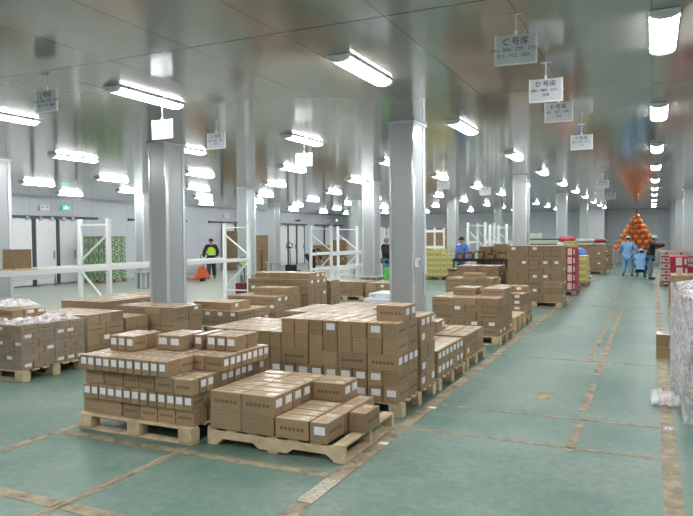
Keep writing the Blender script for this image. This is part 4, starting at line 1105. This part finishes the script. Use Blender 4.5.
# ------------------------------------------------------------------ stretch film
def wrap_side(name, ring, z0, z1, m, label, amp=.02, seed=0):
    """film wrapped round a load: a closed ring of points, several rows, with wrinkles"""
    rnd = random.Random(seed); bm = bmesh.new(); pts = []
    for i in range(len(ring)):
        a = Vector(ring[i]); b2 = Vector(ring[(i+1) % len(ring)]); n_ = max(2, int((b2-a).length/.05))
        for k in range(n_): pts.append(a.lerp(b2, k/n_))
    cx = sum((p.x for p in pts))/len(pts); cy4 = sum((p.y for p in pts))/len(pts); rows_ = []
    nz_ = max(4, int((z1-z0)/.07))
    ph1 = [rnd.uniform(0,6) for _ in range(6)]
    for j in range(nz_+1):
        z = z0+(z1-z0)*j/nz_; row = []
        for i, p in enumerate(pts):
            d = Vector((p.x-cx, p.y-cy4)).normalized()
            s = amp*(.6+.5*math.sin(i*.9+j*.35+ph1[0])*math.sin(i*.37-j*.8+ph1[1])+.3*math.sin(i*1.7+ph1[2]+j*1.3)+rnd.uniform(0,.3))
            row.append(bm.verts.new((p.x+d.x*s, p.y+d.y*s, z+rnd.uniform(-.01,.01))))
        rows_.append(row)
    for j in range(nz_):
        for i in range(len(pts)): bm.faces.new([rows_[j][i], rows_[j][(i+1)%len(pts)], rows_[j+1][(i+1)%len(pts)], rows_[j+1][i]])
    me = bpy.data.meshes.new(name); bm.to_mesh(me); bm.free(); me.materials.append(m)
    for p in me.polygons: p.use_smooth = True
    o = link(bpy.data.objects.new(name, me)); return o
def sheet(name, x0, x1, y0, y1, z, m, amp=.05, seed=3, nx=34, ny=30, droop=.0):
    rnd = random.Random(seed); bm = bmesh.new(); g = []
    ph = [rnd.uniform(0,6) for _ in range(8)]
    for i in range(nx+1):
        row = []
        for j in range(ny+1):
            u, v = i/nx, j/ny; x = x0+(x1-x0)*u; y = y0+(y1-y0)*v
            s = abs(math.sin(u*9+ph[0]+2*math.sin(v*7+ph[1])))*.5+abs(math.sin(v*13+u*6+ph[2]))*.35+rnd.uniform(0,.35)
            e = min(u, 1-u, v, 1-v); zz = z+amp*s*min(1, e*9+.15)-droop*max(0, .07-e)*10*.1
            row.append(bm.verts.new((x+rnd.uniform(-.01,.01)+.05*math.sin(v*9+ph[3])*(1 if u > .9 else 0), y+rnd.uniform(-.01,.01), zz)))
        g.append(row)
    for i in range(nx):
        for j in range(ny): bm.faces.new([g[i][j], g[i+1][j], g[i+1][j+1], g[i][j+1]])
    me = bpy.data.meshes.new(name); bm.to_mesh(me); bm.free(); me.materials.append(m)
    for p in me.polygons: p.use_smooth = True
    return link(bpy.data.objects.new(name, me))
o = wrap_side('stretch_film', [(-8.13,5.44),(-6.94,5.44),(-6.94,6.5),(-8.13,6.5)], .17, .69, M['film'], '', .014, 4); tag(o, 'clear stretch film wound round the sides of the left stack', 'plastic film')
o = sheet('film_bundle', -7.5,-6.92,5.45,6.35,.70, M['filmtop'], .07, 3); tag(o, 'bunched pinkish white film lying on top of the left stack', 'plastic film')
o = sheet('film_bundle', -8.0,-7.35,5.62,6.05,.885, M['filmtop'], .08, 9, 20, 20); tag(o, 'crumpled film on the two cartons topping the left stack', 'plastic film')

# wrapped load at the right edge
pallet('pale pallet under the film wrapped load at the right edge', .36,1.46,6.9,8.9,'block',.14)
for k in range(4):
    for i in range(5):
        for j in range(2):
            kk = 'lower' if k == 0 else ORD[k+1]
            o = link(bpy.data.objects.new('wrapped_carton', carton_mesh('white' if (i+k) % 3 else 'brown', .5, .37, .235, True))); o.location = (.64+j*.53, 7.12+i*.385, .142+k*.237)
            o.rotation_euler = (0,0,random.uniform(-.02,.02)); tag(o, '%s carton inside the right wrapped load, layer %d up, row %d back, %s side' % ('pale' if (i+k)%3 else 'brown', k+1, i+1, ['aisle','far'][j]), 'carton', 'cartons in the right wrapped load')
o = wrap_side('stretch_film', [(.3,6.7),(1.5,6.86),(1.5,9.1),(.24,9.1)], .02, 1.15, M['filmr'], '', .05, 8); tag(o, 'loose clear stretch film round the load at the right edge', 'plastic film')
o = sheet('film_cover', .27,1.5,6.86,9.1,1.15, M['filmr'], .07, 12); tag(o, 'crumpled film over the top of the right edge load', 'plastic film')
o = sheet('film_scrap', .0,.24,7.3,7.62,.01, M['filmtop'], .12, 15, 12, 12); tag(o, 'crumpled scrap of clear film on the right floor line', 'plastic film')
o = sheet('film_scrap', .1,.16,6.4,6.5,.006, M['filmtop'], .03, 16, 6, 6); tag(o, 'tiny film scrap on the floor nearest the camera', 'plastic film')
# papers on the floor edge
for (x, y, t) in ((-2.05,5.08,'white paper scrap beside the low nearest pallet'),(-2.02,6.35,'small paper scrap beside the big block pallet')):
    b = MB(); b.box(-.04,.04,-.03,.03,.0035,.006); o = b.build('paper_scrap', M['label']); o.location = (x,y,0); tag(o, t, 'paper')
b = MB(); b.box(-.06,.06,-.22,.22,.0035,.005); o = b.build('worn_patch', M['worn']); o.location = (-2.07,3.95,0); tag(o, 'whitish worn strip on the left aisle line near the camera', 'floor patch')
#END2
# ------------------------------------------------------------------ look
w = bpy.data.worlds.new('world'); scene.world = w; w.use_nodes = True
w.node_tree.nodes['Background'].inputs[0].default_value = (.5,.55,.6,1); w.node_tree.nodes['Background'].inputs[1].default_value = .02
scene.view_settings.view_transform = 'Standard'; scene.view_settings.look = 'None'
scene.view_settings.exposure = 1.22; scene.view_settings.gamma = 1; scene.view_settings.use_curve_mapping = False
scene.cycles.use_denoising = True
scene.cycles.max_bounces = 8; scene.cycles.diffuse_bounces = 4; scene.cycles.glossy_bounces = 4; scene.cycles.transparent_max_bounces = 12
scene.cycles.sample_clamp_indirect = 6; scene.cycles.caustics_reflective = False; scene.cycles.caustics_refractive = False
